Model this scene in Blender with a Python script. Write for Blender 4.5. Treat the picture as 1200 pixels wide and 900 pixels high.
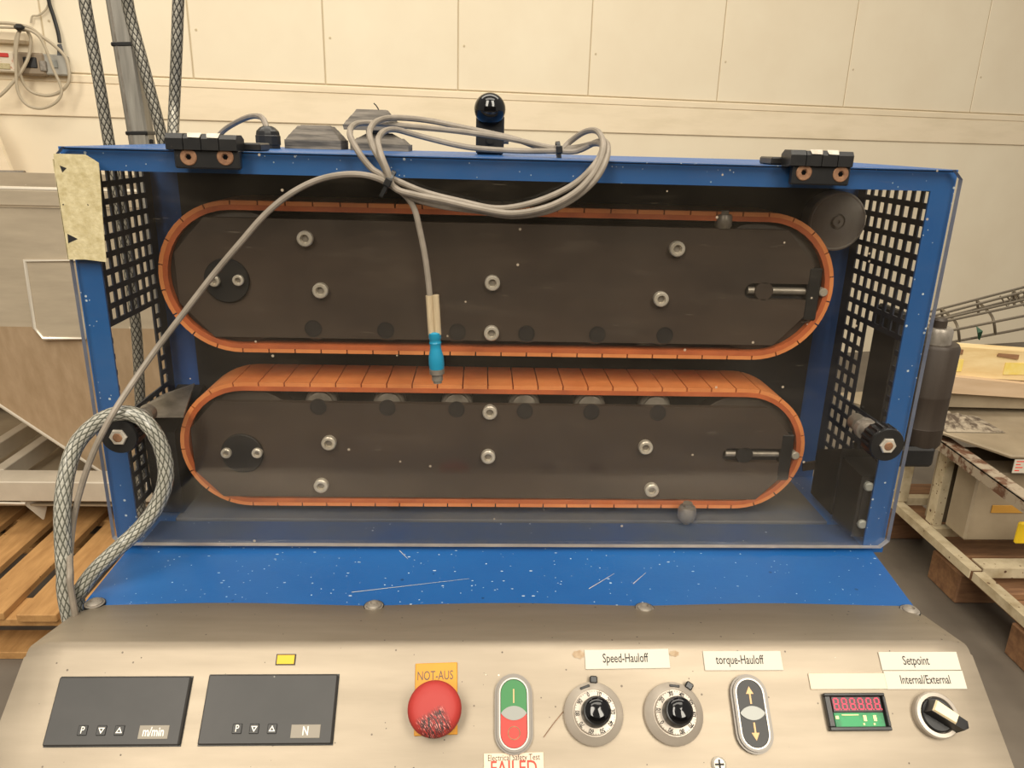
import bpy, bmesh, math, random
from mathutils import Vector as V, Matrix
random.seed(7)
PI = math.pi
for o in list(bpy.data.objects): bpy.data.objects.remove(o)
S = bpy.context.scene
COL = S.collection

# ------------------------------------------------------------------ camera
F = 890.0                                    # focal length in pixels of the 1200x900 frame
CAM = V((-.0297, -.61, 1.3155))
def cam_rows(yaw, pitch, roll):
    cy, sy, cp, sp = math.cos(yaw), math.sin(yaw), math.cos(pitch), math.sin(pitch)
    fwd = V((sy*cp, cy*cp, -sp)); right = V((cy, -sy, 0)); down = fwd.cross(right)
    c, s = math.cos(roll), math.sin(roll)
    return c*right + s*down, -s*right + c*down, fwd
RX, RD, RF = cam_rows(.0459, .314, -.0274)
cd = bpy.data.cameras.new('camera'); cam = bpy.data.objects.new('camera', cd); COL.objects.link(cam)
cd.sensor_fit = 'HORIZONTAL'; cd.sensor_width = 36; cd.lens = 36*F/1200; cd.clip_start = .02; cd.clip_end = 100
cam.matrix_world = Matrix(((RX.x, -RD.x, -RF.x, CAM.x), (RX.y, -RD.y, -RF.y, CAM.y), (RX.z, -RD.z, -RF.z, CAM.z), (0, 0, 0, 1)))
S.camera = cam
# ------------------------------------------------------------------ world, lights, exposure
S.view_settings.view_transform = 'Standard'; S.view_settings.look = 'None'
S.view_settings.gamma = 1; S.view_settings.use_curve_mapping = False
S.view_settings.exposure = -0.06
W = bpy.data.worlds.new('world'); S.world = W; W.use_nodes = True
bg = W.node_tree.nodes['Background']; bg.inputs[0].default_value = (1, .91, .79, 1); bg.inputs[1].default_value = .43
def area(name, loc, target, sx, sy, power, col=(1, .92, .78)):
    l = bpy.data.lights.new(name, 'AREA'); l.shape = 'RECTANGLE'; l.size = sx; l.size_y = sy; l.energy = power; l.color = col
    o = bpy.data.objects.new(name, l); COL.objects.link(o); o.location = loc
    o.rotation_euler = (V(target)-V(loc)).to_track_quat('-Z', 'Y').to_euler()
    return o
area('ceiling_light', (-1.5, -3.0, 4.0), (-.4, .2, .9), 1.2, 3.2, 172)
area('ceiling_light', (1.5, -3.0, 4.0), (.4, .2, .9), 1.2, 3.2, 172)
area('ceiling_light', (0, -.7, 4.4), (0, -.6, 0), 3.0, .8, 42)
area('ceiling_light', (0, 1.4, 4.4), (0, 1.6, 0), 5.0, 1.0, 84)

# ------------------------------------------------------------------ helpers
def ray(px, py): return RX*((px-600)/F) + RD*((py-450)/F) + RF
def at(px, py, Y): d = ray(px, py); return CAM + d*((Y-CAM.y)/d.y)
def atz(px, py, Z): d = ray(px, py); return CAM + d*((Z-CAM.z)/d.z)
def atx(px, py, X): d = ray(px, py); return CAM + d*((X-CAM.x)/d.x)
def atp(px, py, p, n): d = ray(px, py); return CAM + d*((p-CAM).dot(n)/d.dot(n))

def frame(o, x, y, z):
    return Matrix(((x[0], y[0], z[0], o[0]), (x[1], y[1], z[1], o[1]), (x[2], y[2], z[2], o[2]), (0, 0, 0, 1)))
def axis_frame(o, z, up=(0, 0, 1)):
    z = V(z).normalized(); u = V(up)
    if abs(z.dot(u)) > .98: u = V((0, 1, 0))
    x = u.cross(z).normalized(); return frame(o, x, z.cross(x), z)

class MB:
    """collects shapes and links them as ONE mesh object"""
    def __init__(s, fr=None): s.v = []; s.f = []; s.mi = []; s.uv = []; s.fr = fr or Matrix(); s.m = 0
    def add(s, vs, fs, fr=None, uvs=None):
        M = s.fr @ fr if fr else s.fr; b = len(s.v)
        s.v += [M @ V(p) for p in vs]
        for i, f in enumerate(fs):
            s.f.append([b+k for k in f]); s.mi.append(s.m); s.uv.append(uvs[i] if uvs else None)
        return s
    def hull(s, pts, fr=None):
        bm = bmesh.new()
        for p in pts: bm.verts.new(p)
        bmesh.ops.convex_hull(bm, input=bm.verts[:])
        lo = [v for v in bm.verts if not v.link_faces]
        bmesh.ops.delete(bm, geom=lo, context='VERTS')
        bmesh.ops.dissolve_limit(bm, angle_limit=.01, verts=bm.verts[:], edges=bm.edges[:])
        bm.verts.index_update()
        s.add([v.co.copy() for v in bm.verts], [[v.index for v in f.verts] for f in bm.faces], fr); bm.free(); return s
    def box(s, lo, hi, bev=0, fr=None):
        (a, b, c), (d, e, f) = lo, hi
        if bev <= 0:
            vs = [(x, y, z) for x in (a, d) for y in (b, e) for z in (c, f)]
            return s.add(vs, [(0,1,3,2),(4,6,7,5),(0,4,5,1),(2,3,7,6),(0,2,6,4),(1,5,7,3)], fr)
        k = min(bev, abs(d-a)*.49, abs(e-b)*.49, abs(f-c)*.49); pts = []
        for x, dx in ((a, 1), (d, -1)):
            for y, dy in ((b, 1), (e, -1)):
                for z, dz in ((c, 1), (f, -1)):
                    pts += [(x, y+dy*k, z+dz*k), (x+dx*k, y, z+dz*k), (x+dx*k, y+dy*k, z)]
        return s.hull(pts, fr)
    def prism(s, poly, z0, z1, fr=None):
        n = len(poly); vs = [(x, y, z0) for x, y in poly] + [(x, y, z1) for x, y in poly]
        return s.add(vs, [list(range(n))[::-1], list(range(n, 2*n))] + [(i, (i+1) % n, n+(i+1) % n, n+i) for i in range(n)], fr)
    def lathe(s, prof, fr=None, n=24):
        vs = []; fs = []
        for r, h in prof:
            vs += [(r*math.cos(2*PI*k/n), r*math.sin(2*PI*k/n), h) for k in range(n)]
        for j in range(len(prof)-1):
            for k in range(n):
                fs.append((j*n+k, j*n+(k+1) % n, (j+1)*n+(k+1) % n, (j+1)*n+k))
        if prof[0][0] > 1e-6: fs.append(list(range(n))[::-1])
        if prof[-1][0] > 1e-6: fs.append([(len(prof)-1)*n+k for k in range(n)])
        return s.add(vs, fs, fr)
    def cyl(s, p0, p1, r, r1=None, n=20):
        p0, p1 = V(p0), V(p1); L = (p1-p0).length
        return s.lathe([(r, 0), (r if r1 is None else r1, L)], axis_frame(p0, p1-p0), n)
    def tube(s, pts, r, n=10, closed=False):
        pts = [V(p) for p in pts]; N = len(pts); vs = []; fs = []; uvs = []
        t0 = (pts[1]-pts[0]).normalized(); u = t0.orthogonal().normalized(); L = 0; Ls = []
        for i, p in enumerate(pts):
            a = pts[i-1] if i or closed else p; b = pts[(i+1) % N] if i < N-1 or closed else p
            t = (b-a).normalized(); u = (u - t*u.dot(t)).normalized(); w = t.cross(u)
            if i: L += (p-pts[i-1]).length
            Ls.append(L); rr = r[i] if isinstance(r, (list, tuple)) else r
            vs += [p + (u*math.cos(2*PI*k/n)+w*math.sin(2*PI*k/n))*rr for k in range(n)]
        for i in range(N if closed else N-1):
            j = (i+1) % N
            for k in range(n):
                fs.append((i*n+k, i*n+(k+1) % n, j*n+(k+1) % n, j*n+k))
                lj = Ls[j] if j else L
                uvs.append(((k/n, Ls[i]), ((k+1)/n, Ls[i]), ((k+1)/n, lj), (k/n, lj)))
        if not closed:
            fs += [list(range(n))[::-1], [(N-1)*n+k for k in range(n)]]; uvs += [None, None]
        return s.add(vs, fs, None, uvs)
    def text(s, txt, size, fr, sx=.8, depth=.0001, align='CENTER', weight=0):
        vs, fs = text_geo(txt, size, sx, depth, align, weight); return s.add(vs, fs, fr)
    def build(s, name, mats, parent=None, ang=35, kind=None):
        org = parent['_o'] if parent is not None else (0, 0, 0)
        me = bpy.data.meshes.new(name); O = V(org)
        me.from_pydata([p-O for p in s.v], [], s.f); me.update()
        if any(s.uv):
            l = me.uv_layers.new(name='uv')
            for p, u in zip(me.polygons, s.uv):
                if u:
                    for k, li in enumerate(p.loop_indices): l.data[li].uv = u[k]
        for m in (mats if isinstance(mats, (list, tuple)) else [mats]): me.materials.append(m)
        for p, i in zip(me.polygons, s.mi): p.material_index = i; p.use_smooth = True
        bm = bmesh.new(); bm.from_mesh(me); bmesh.ops.recalc_face_normals(bm, faces=bm.faces); bm.to_mesh(me); bm.free()
        me.set_sharp_from_angle(angle=math.radians(ang))
        o = bpy.data.objects.new(name, me); COL.objects.link(o)
        if parent is not None: o.parent = parent
        o['_o'] = list(org)
        if kind: o['kind'] = kind
        return o
_tc = {}
def text_geo(txt, size, sx, depth, align, weight):
    key = (txt, size, sx, depth, align, weight)
    if key in _tc: return _tc[key]
    cu = bpy.data.curves.new('t', 'FONT'); cu.body = txt; cu.size = size; cu.align_x = align; cu.align_y = 'CENTER'
    cu.extrude = depth; cu.resolution_u = 3; cu.offset = weight
    ob = bpy.data.objects.new('t', cu); COL.objects.link(ob)
    me = bpy.data.meshes.new_from_object(ob)
    r = ([(v.co.x*sx, v.co.y, v.co.z) for v in me.vertices], [list(p.vertices) for p in me.polygons])
    bpy.data.objects.remove(ob); bpy.data.meshes.remove(me); bpy.data.curves.remove(cu)
    _tc[key] = r; return r
def thing(name, loc, label, cat, group=None):
    o = bpy.data.objects.new(name, None); COL.objects.link(o); o.location = loc; o.empty_display_size = .05
    o['_o'] = list(loc); o['label'] = label; o['category'] = cat
    if group: o['group'] = group
    return o
def tag(o, label, cat, group=None):
    o['label'] = label; o['category'] = cat
    if group: o['group'] = group
    return o
def lab(o, label): o['label'] = label; return o
def struct(o): o['kind'] = 'structure'; return o
def spline(pts, sub=8, closed=False):
    P = [V(p) for p in pts]; n = len(P); out = []
    for i in range(n if closed else n-1):
        p0 = P[i-1] if i or closed else P[0]*2-P[1]; p1 = P[i]; p2 = P[(i+1) % n]
        p3 = P[(i+2) % n] if i < n-2 or closed else P[-1]*2-P[-2]
        for k in range(sub):
            t = k/sub
            out.append(.5*(2*p1+(p2-p0)*t+(2*p0-5*p1+4*p2-p3)*t*t+(3*p1-p0-3*p2+p3)*t**3))
    if not closed: out.append(P[-1])
    return out
def stadium(hw, r, n=10, cx=0, cy=0):           # half straight length along x, radius
    out = []
    for k in range(n+1): a = -PI/2+PI*k/n; out.append((cx+hw+r*math.cos(a), cy+r*math.sin(a)))
    for k in range(n+1): a = PI/2+PI*k/n; out.append((cx-hw+r*math.cos(a), cy+r*math.sin(a)))
    return out

# ------------------------------------------------------------------ materials
def lin(h):
    h = h.lstrip('#'); c = [int(h[i:i+2], 16)/255 for i in (0, 2, 4)]
    return tuple(x/12.92 if x <= .04045 else ((x+.055)/1.055)**2.4 for x in c) + (1,)
class NT:
    def __init__(s, name):
        s.mat = bpy.data.materials.new(name); s.mat.use_nodes = True; s.t = s.mat.node_tree; s.t.nodes.clear()
        s.out = s.n('ShaderNodeOutputMaterial')
    def n(s, typ, **kw):
        x = s.t.nodes.new(typ)
        for k, v in kw.items(): setattr(x, k, v)
        return x
    def l(s, a, b): s.t.links.new(a, b)
    def val(s, sock, v):
        if hasattr(v, 'is_linked'): s.l(v, sock)
        else: sock.default_value = v
    def math(s, op, a, b=0.0, c=0.0):
        x = s.n('ShaderNodeMath', operation=op)
        s.val(x.inputs[0], a); s.val(x.inputs[1], b)
        if op in ('MULTIPLY_ADD', 'COMPARE', 'SMOOTH_MIN'): s.val(x.inputs[2], c)
        return x.outputs[0]
    def mix(s, f, a, b):
        x = s.n('ShaderNodeMix', data_type='RGBA'); s.val(x.inputs[0], f); s.val(x.inputs[6], a); s.val(x.inputs[7], b); return x.outputs[2]
    def coord(s, stretch=(1, 1, 1), out='Object'):
        c = s.n('ShaderNodeTexCoord'); m = s.n('ShaderNodeMapping'); m.inputs[3].default_value = stretch
        s.l(c.outputs[out], m.inputs[0]); return m.outputs[0]
    def noise(s, vec, scale, detail=4, rough=.6):
        x = s.n('ShaderNodeTexNoise'); s.l(vec, x.inputs['Vector']); x.inputs['Scale'].default_value = scale
        x.inputs['Detail'].default_value = detail; x.inputs['Roughness'].default_value = rough; return x.outputs['Fac']
    def ramp(s, f, a, b):
        x = s.n('ShaderNodeMapRange'); x.clamp = True
        s.val(x.inputs[0], f); x.inputs[1].default_value = a; x.inputs[2].default_value = b; return x.outputs[0]
def mat(name, col, rough=.5, metal=0.0, col2=None, nscale=8, namt=(.35, .7), stretch=(1, 1, 1), specks=(), bump=None, rvar=0, spec=.5, coat=0, trans=0):
    """principled surface; noise blends to col2; specks = (scale, fraction radius, colour, density)"""
    t = NT(name); b = t.n('ShaderNodeBsdfPrincipled'); t.l(b.outputs[0], t.out.inputs[0])
    c = lin(col); vec = t.coord(stretch)
    if col2:
        f = t.ramp(t.noise(vec, nscale), *namt); c = t.mix(f, c, lin(col2))
    for sp in specks:
        sc, r, hc, dens = sp[:4]
        v2 = t.coord(sp[4] if len(sp) > 4 else (1, 1, 1))
        vo = t.n('ShaderNodeTexVoronoi'); t.l(v2, vo.inputs['Vector']); vo.inputs['Scale'].default_value = sc
        g = t.n('ShaderNodeSeparateColor'); t.l(vo.outputs['Color'], g.inputs[0])
        rad = t.math('MULTIPLY', g.outputs[1], r)
        m = t.math('LESS_THAN', vo.outputs['Distance'], rad)
        m = t.math('MULTIPLY', m, t.math('LESS_THAN', g.outputs[0], dens))
        c = t.mix(m, c, lin(hc))
    t.val(b.inputs['Base Color'], c)
    b.inputs['Metallic'].default_value = metal; b.inputs['Specular IOR Level'].default_value = spec
    if rvar: t.l(t.math('MULTIPLY_ADD', t.noise(vec, nscale*1.7), rvar, rough-rvar/2), b.inputs['Roughness'])
    else: b.inputs['Roughness'].default_value = rough
    b.inputs['Coat Weight'].default_value = coat; b.inputs['Transmission Weight'].default_value = trans
    if bump:
        bp = t.n('ShaderNodeBump'); bp.inputs['Strength'].default_value = bump[1]; bp.inputs['Distance'].default_value = bump[2] if len(bump) > 2 else .002
        t.l(t.noise(t.coord(bump[3]) if len(bump) > 3 else vec, bump[0], 5), bp.inputs['Height']); t.l(bp.outputs[0], b.inputs['Normal'])
    return t.mat
def emit(name, col, st):
    t = NT(name); e = t.n('ShaderNodeEmission'); e.inputs[0].default_value = lin(col); e.inputs[1].default_value = st
    t.l(e.outputs[0], t.out.inputs[0]); return t.mat
def guard_mat():
    t = NT('polycarbonate'); tr = t.n('ShaderNodeBsdfTransparent'); tr.inputs[0].default_value = (.97, .965, .95, 1)
    gl = t.n('ShaderNodeBsdfGlossy'); gl.inputs['Roughness'].default_value = .06
    df = t.n('ShaderNodeBsdfDiffuse'); df.inputs[0].default_value = lin('#b8a994')
    lw = t.n('ShaderNodeLayerWeight'); lw.inputs[0].default_value = .5          # Schlick reflectance, the same from both sides of the sheet
    fr = t.math('MULTIPLY_ADD', t.math('POWER', lw.outputs['Facing'], 5.0), .96, .04)
    m1 = t.n('ShaderNodeMixShader'); t.l(fr, m1.inputs[0]); t.l(tr.outputs[0], m1.inputs[1]); t.l(gl.outputs[0], m1.inputs[2])
    vec = t.coord()
    dust = t.math('MULTIPLY_ADD', t.ramp(t.noise(vec, 9, 6, .7), .38, .75), .014, .003)
    wipe = t.math('MULTIPLY', t.ramp(t.noise(t.coord((1, 1, 5)), 14, 4), .56, .72), .012)
    vo = t.n('ShaderNodeTexVoronoi'); t.l(vec, vo.inputs['Vector']); vo.inputs['Scale'].default_value = 70
    g = t.n('ShaderNodeSeparateColor'); t.l(vo.outputs['Color'], g.inputs[0])
    sp = t.math('MULTIPLY', t.math('LESS_THAN', vo.outputs['Distance'], t.math('MULTIPLY', g.outputs[1], .10)), t.math('LESS_THAN', g.outputs[0], .22))
    # long hair scratches
    sc = t.noise(t.coord((1, 1, 14)), 30, 2); sc = t.math('MULTIPLY', t.math('GREATER_THAN', sc, .735), .10)
    d = t.math('ADD', t.math('ADD', dust, wipe), t.math('ADD', t.math('MULTIPLY', sp, .6), sc))
    m2 = t.n('ShaderNodeMixShader'); t.l(d, m2.inputs[0]); t.l(m1.outputs[0], m2.inputs[1]); t.l(df.outputs[0], m2.inputs[2])
    t.l(m2.outputs[0], t.out.inputs[0]); return t.mat
def braid(name, base, strand, gap, turns, pitch, width, rough=.45, metal=0.0, flat=False):
    """criss-cross braid around a tube, from the tube's own uv (u around, v in metres along)"""
    t = NT(name); b = t.n('ShaderNodeBsdfPrincipled'); t.l(b.outputs[0], t.out.inputs[0])
    tc = t.n('ShaderNodeTexCoord'); sx = t.n('ShaderNodeSeparateXYZ'); t.l(tc.outputs['UV'], sx.inputs[0])
    u = t.math('MULTIPLY', sx.outputs[0], turns); v = t.math('MULTIPLY', sx.outputs[1], 1/pitch)
    a = t.math('PINGPONG', t.math('ADD', u, v), .5); c = t.math('PINGPONG', t.math('SUBTRACT', u, v), .5)
    da = t.math('LESS_THAN', a, width); dc = t.math('LESS_THAN', c, width)
    both = t.math('MAXIMUM', da, dc)
    n = t.noise(t.coord(), 160, 3)
    cb = t.mix(t.ramp(n, .3, .7), lin(base), lin(strand))
    col = t.mix(both, cb, lin(gap))
    t.l(col, b.inputs['Base Color']); b.inputs['Roughness'].default_value = rough; b.inputs['Metallic'].default_value = metal
    b.inputs['Coat Weight'].default_value = 0 if flat else .4
    bp = t.n('ShaderNodeBump'); bp.inputs['Strength'].default_value = .6; bp.inputs['Distance'].default_value = .0008
    t.l(t.math('MINIMUM', a, c), bp.inputs['Height']); t.l(bp.outputs[0], b.inputs['Normal'])
    return t.mat
M = {}
M['blue'] = mat('blue_paint', '#134f8e', .42, 0, '#1a5998', 6, specks=((60, .075, '#9fb6cc', .30), (120, .18, '#b9c6d2', .26, (1, 2.2, 1)), (330, .22, '#c3ced8', .10), (210, .18, '#93a9bd', .10), (75, .12, '#0d3a6c', .2)), bump=(220, .06), rvar=.2)
M['blue_dark'] = mat('blue_paint_worn', '#1d4c8e', .5, 0, '#28568f', 9, specks=((130, .12, '#6d7890', .15),))
M['black_int'] = mat('interior_black', '#0b0c13', .6, 0, '#14151a', 9, specks=((90, .10, '#777268', .12),))
M['perf'] = mat('perforated_paint', '#1a2130', .5, 0, '#141a24', 20)
M['dusty'] = mat('dusty_grey_floor', '#5e5a54', .8, 0, '#43454b', 12)
M['dustyshade'] = mat('dusty_shaded_blue', '#2a3f66', .7, 0, '#3d4655', 16, (.35, .7), specks=((140, .14, '#8d97a5', .2),))  # dust on the blue, with the shade inside the housing mixed into the colour
M['plate'] = mat('side_plate_steel', '#44372d', .5, .1, '#322923', 7, (.3, .75), (1, 1, 3), specks=((120, .10, '#9c9184', .12),), bump=(300, .05))
M['pulley'] = mat('pulley_face', '#40372f', .5, .2, '#352d27', 20)
M['guidedisc'] = mat('grey_nylon', '#aca49a', .55, 0, '#999188', 30)
M['plug'] = mat('plug_dark', '#1d1917', .6, .2, '#292421', 60)
M['dark'] = mat('dark_steel', '#121111', .55, .2, '#1e1c1b', 30)
M['blackp'] = mat('black_plastic', '#1a1a1b', .34, 0, '#232221', 60, specks=((400, .15, '#55504a', .05),))
M['blackg'] = mat('black_gloss', '#08080a', .08, 0, spec=.6)
M['steel'] = mat('bright_steel', '#d2cabd', .32, .4, '#aea595', 60)
M['steelw'] = mat('worn_steel', '#9a9288', .4, .45, '#716a60', 50)
M['orange'] = mat('orange_polyurethane', '#d9894f', .55, 0, '#c4713c', 25, (.35, .7), specks=((300, .14, '#8a3c1c', .10),), bump=(400, .08))
M['orange_band'] = mat('orange_belt_base', '#b95f30', .6, 0, '#9c4c26', 30)
M['guard'] = guard_mat()
M['pedge'] = mat('panel_edge', '#8f8a88', .35, 0, '#a9a29a', 30, trans=.25)
M['console'] = mat('brushed_stainless', '#988c7b', .43, .5, '#7f7464', 5, (.25, .8), (1, 7, 7), specks=((150, .13, '#4a4038', .14), (230, .2, '#5b5046', .10), (110, .09, '#e5dac8', .08)), bump=(90, .05, .002, (1, 30, 30)), rvar=.12)
M['meter'] = mat('meter_face', '#292827', .5, 0, '#333130', 20, specks=((200, .12, '#7d7872', .06),))
M['meterkey'] = mat('meter_key', '#1b1a1a', .45)
M['ink_white'] = mat('white_print', '#e9e2d6', .6)
M['unit'] = mat('unit_plate', '#847c6f', .5)
M['yellow'] = mat('signal_yellow', '#d28f06', .5, 0, '#c58408', 20)
M['lemon'] = mat('lemon_yellow', '#dda800', .5)
M['paleyellow'] = mat('pale_yellow', '#e3c964', .7, 0, '#e6d28c', 30)
M['glue'] = mat('glue_residue', '#9c8468', .8, 0, '#b09c82', 300)
M['red'] = mat('estop_red', '#a0231e', .6, 0, '#a02e28', 10)
def scuffed_red():
    m = M['red'].copy(); m.name = 'estop_red_scuffed'; t = m.node_tree
    b = [n for n in t.nodes if n.type == 'BSDF_PRINCIPLED'][0]; src = b.inputs['Base Color'].links[0].from_socket
    N = NT.__new__(NT); N.mat = m; N.t = t
    # scratched lower edge: streaks inside a patch given in the button's own coordinates
    c = N.n('ShaderNodeTexCoord'); mp = N.n('ShaderNodeMapping'); N.l(c.outputs['Object'], mp.inputs[0])
    M['_scuff_map'] = mp
    sx = N.n('ShaderNodeSeparateXYZ'); N.l(mp.outputs[0], sx.inputs[0])
    st = N.n('ShaderNodeCombineXYZ'); N.l(N.math('MULTIPLY', sx.outputs[0], 4.5), st.inputs[0]); N.l(sx.outputs[1], st.inputs[1])
    nz = N.noise(st.outputs[0], 170, 5, .75)
    px = N.ramp(N.math('ABSOLUTE', sx.outputs[0]), .0115, .0075)
    py = N.ramp(N.math('ABSOLUTE', sx.outputs[1]), .0095, .0060)
    p = N.math('MULTIPLY', px, py)
    f = N.math('MULTIPLY', N.ramp(nz, .42, .52), p)
    g = N.math('MULTIPLY', N.ramp(N.noise(st.outputs[0], 240, 4, .7), .56, .62), p)
    col = N.mix(g, N.mix(f, src, lin('#2a1f1e')), lin('#f0938a'))
    N.l(col, b.inputs['Base Color']); return m
M['redbtn'] = mat('button_red', '#c22c20', .35)
M['green'] = mat('button_green', '#237236', .35)
M['lens'] = mat('lens_white', '#8f908a', .3)
M['bezel'] = mat('grey_bezel', '#77716a', .4, .3)
M['alu'] = mat('satin_aluminium', '#bab0a3', .38, .4, '#a89e92', 20)
M['chrome'] = mat('chrome_ring', '#c6c0b6', .3, .3)
M['label'] = mat('white_label', '#c9c1b2', .6)
M['ghost'] = mat('faded_label', '#d9cbb2', .6, 0, '#cdbfa8', 14)
M['ink'] = mat('black_ink', '#1c1a1a', .7)
M['inkdim'] = mat('grey_ink', '#5a5148', .7)
M['redink'] = mat('red_ink', '#e0483a', .7)
M['sticker'] = mat('clear_sticker', '#e6cdb0', .4, 0, '#dec0a8', 20)
M['pcb'] = mat('green_circuit_board', '#128a4e', .4, 0, '#0c6a3c', 60, (.45, .6))
M['gold'] = mat('solder_gold', '#d8c48a', .4, .4)
M['digit'] = mat('red_segment', '#e83a5c', .5)
M['digit_bg'] = mat('segment_window', '#2a1216', .3)
M['seloff'] = mat('ivory_plastic', '#efdcb4', .4)
M['arrow'] = mat('arrow_tan', '#d9ad7c', .6)
M['tape'] = mat('masking_tape', '#c4b893', .85, 0, '#ab9d74', 180, (.35, .7), bump=(260, .3))
M['cable'] = mat('grey_cable', '#8c8276', .5, 0, '#776e62', 60, specks=((500, .2, '#5c5248', .06),))
M['cablew'] = mat('wall_cable', '#b3a68f', .6)
M['blueplug'] = mat('connector_blue', '#1a84a6', .4, 0, '#157797', 40)
M['sleeve'] = mat('marker_sleeve', '#b6a486', .45, 0, '#a39276', 60, stretch=(8, 1, 1))
M['rust'] = mat('rusty_screw', '#7d5a44', .6, .5, '#a07a5c', 200)
M['alup'] = mat('pole_aluminium', '#aaa69d', .38, .5, '#7f7b74', 10, (.3, .7), (12, 12, 1))
M['bellow'] = mat('dusty_rubber', '#423e3a', .85, 0, '#7d756b', 60, (.38, .66), (.35, .35, 4), bump=(60, .4))
M['hosemetal'] = braid('steel_braid', '#827e74', '#aaa598', '#3a3833', 7, .011, .13, .4, .4, True)
M['hose'] = braid('braided_pvc', '#8b897f', '#b0ada2', '#55554c', 10, .0115, .13, .25)
M['hoppersteel'] = mat('hopper_steel', '#b5a791', .5, .1, '#a39682', 5, (.3, .7), (1, 1, 6), specks=((60, .12, '#d2c7b4', .1),))
M['hopperfunnel'] = mat('hopper_funnel_steel', '#b8a083', .5, .1, '#a68e70', 8, (.3, .7), (5, 5, 1))
M['weld'] = mat('weld_seam', '#d8cfbf', .4, .4)
M['beam'] = mat('aluminium_beam', '#c9bfae', .5, .2, '#bdb3a2', 10)
M['wood'] = mat('pallet_wood', '#c0935c', .75, 0, '#9c7242', 7, (.3, .7), (6, 1, 6), specks=((40, .10, '#5a3a1c', .2),), bump=(60, .3, .002, (10, 1, 10)))
M['wooddark'] = mat('old_pallet_wood', '#9a7350', .8, 0, '#74523a', 8, (.3, .7), (1, 6, 6), bump=(60, .3))
M['plywood'] = mat('pale_plywood', '#e6cf9e', .7, 0, '#d3b57e', 6, (.35, .7), (1, 5, 5))
M['plank'] = mat('pinkish_board', '#cbb193', .7, 0, '#bda282', 6, (.3, .7), (1, 8, 8))
M['whitepaint'] = mat('chipped_white_paint', '#c9bb9d', .6, 0, '#9c8a6a', 14, (.42, .72), specks=((45, .22, '#5a4030', .30), (90, .28, '#6b5038', .22), (16, .12, '#7c5e44', .3)))
M['rustyrail'] = mat('rusty_rail', '#a89a86', .65, .2, '#6a4a36', 22, (.48, .58), specks=((50, .2, '#4b2d1e', .3),))
M['dirtysheet'] = mat('dirty_sheet_metal', '#a79880', .6, .15, '#857762', 5, (.3, .75))
M['darksheet'] = mat('brown_sheet', '#655846', .7, 0, '#544938', 6)
M['debris'] = mat('grey_debris', '#a39682', .9, 0, '#56493c', 38, (.42, .6), bump=(60, 1))
M['wire'] = mat('wire_zinc', '#7d7466', .45, .6)
M['greenclip'] = mat('green_clip', '#244a34', .6)
M['wall'] = mat('wall_paint', '#efe3ca', .7, 0, '#e8dac0', 2, (.3, .7), specks=((9, .03, '#a89878', .2),))
M['wall2'] = mat('wall_paint_ledge', '#f0e0c4', .7, 0, '#e2d2b4', 3, (.45, .8), (1, 1, 5))
M['wallfront'] = mat('far_wall_paint', '#7d7466', .7, 0, '#746b5e', 1)
M['joint'] = mat('wall_joint', '#c9b99b', .9)
M['floor'] = mat('concrete_floor', '#756c61', .6, 0, '#5a5249', 2.5, (.3, .72), (1, 1, 1), bump=(20, .1), rvar=.2)
M['socket'] = mat('socket_white', '#d8ccb6', .5, 0, '#b8694a', 26, (.60, .66))
M['socketbrown'] = mat('socket_brown', '#8d7d68', .5)
M['socketgrey'] = mat('socket_grey', '#a8a59c', .5)
M['brassrod'] = mat('bronze_tube', '#3f362e', .5, .25, '#352c25', 12, (.3, .7), (12, 12, 1))
M['yellowplastic'] = mat('yellow_crate', '#e8c21e', .5)
M['orangestrip'] = mat('ochre_strip', '#b58636', .7)
M['lightring'] = mat('pulley_rim', '#8d857a', .35, .7)


# ------------------------------------------------------------------ setting: floor and back wall
struct(MB().box((-8, -8.2, -.1), (8, 6.2, 0)).build('floor', M['floor']))
struct(MB().box((-8, -8.2, 0), (8, -8, 4.2)).build('wall_front', M['wallfront']))
WA = math.radians(14); WX = V((math.cos(WA), math.sin(WA), 0)); WN = V((math.sin(WA), -math.cos(WA), 0)); WO = V((0, 3.6, 0))
WF = frame(WO, WX, (0, 0, 1), WN)            # wall frame: x along the wall, y up, z towards the room
def wl(px, py, off=0): p = atp(px, py, WO+WN*off, WN)-WO; return p.dot(WX), p.z
wall = struct(MB(WF).box((-8, 0, -.2), (8, 4.6, -.006)).build('wall_back', M['joint']))
zl1 = 1.527; zl2 = 1.352
us = [wl(x, 60)[0] for x in (224, 380, 537, 692, 846, 998, 1151)]
st = us[1]-us[0]
us = [us[0]-st*k for k in range(9, 0, -1)] + us + [us[-1]+st*k for k in range(1, 8)]
for a, b in zip(us[:-1], us[1:]):
    MB(WF).box((a+.0025, zl1+.012, -.006), (b-.0025, 3.3, 0), .004).build('wall_panel', M['wall'], wall)
    p = MB(WF)
    for k in range(3): p.lathe([(.006, 0), (.005, .002), (0, .0025)], Matrix.Translation((a+.03, zl1+.22+.5*k, 0)), 10)
    p.build('panel_screw', M['joint'], wall)
MB(WF).box((us[0], 0, -.006), (us[-1], zl2, .0), .002).build('lower_board', M['wall'], wall)
struct(MB(WF).box((us[0], zl1-.03, -.005), (us[-1], zl1+.006, .012), .004).build('trim_1', M['wall2']))
struct(MB(WF).box((us[0], zl2, -.005), (us[-1], zl1-.028, .009), .004).build('trim_2', M['wall2']))

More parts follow.
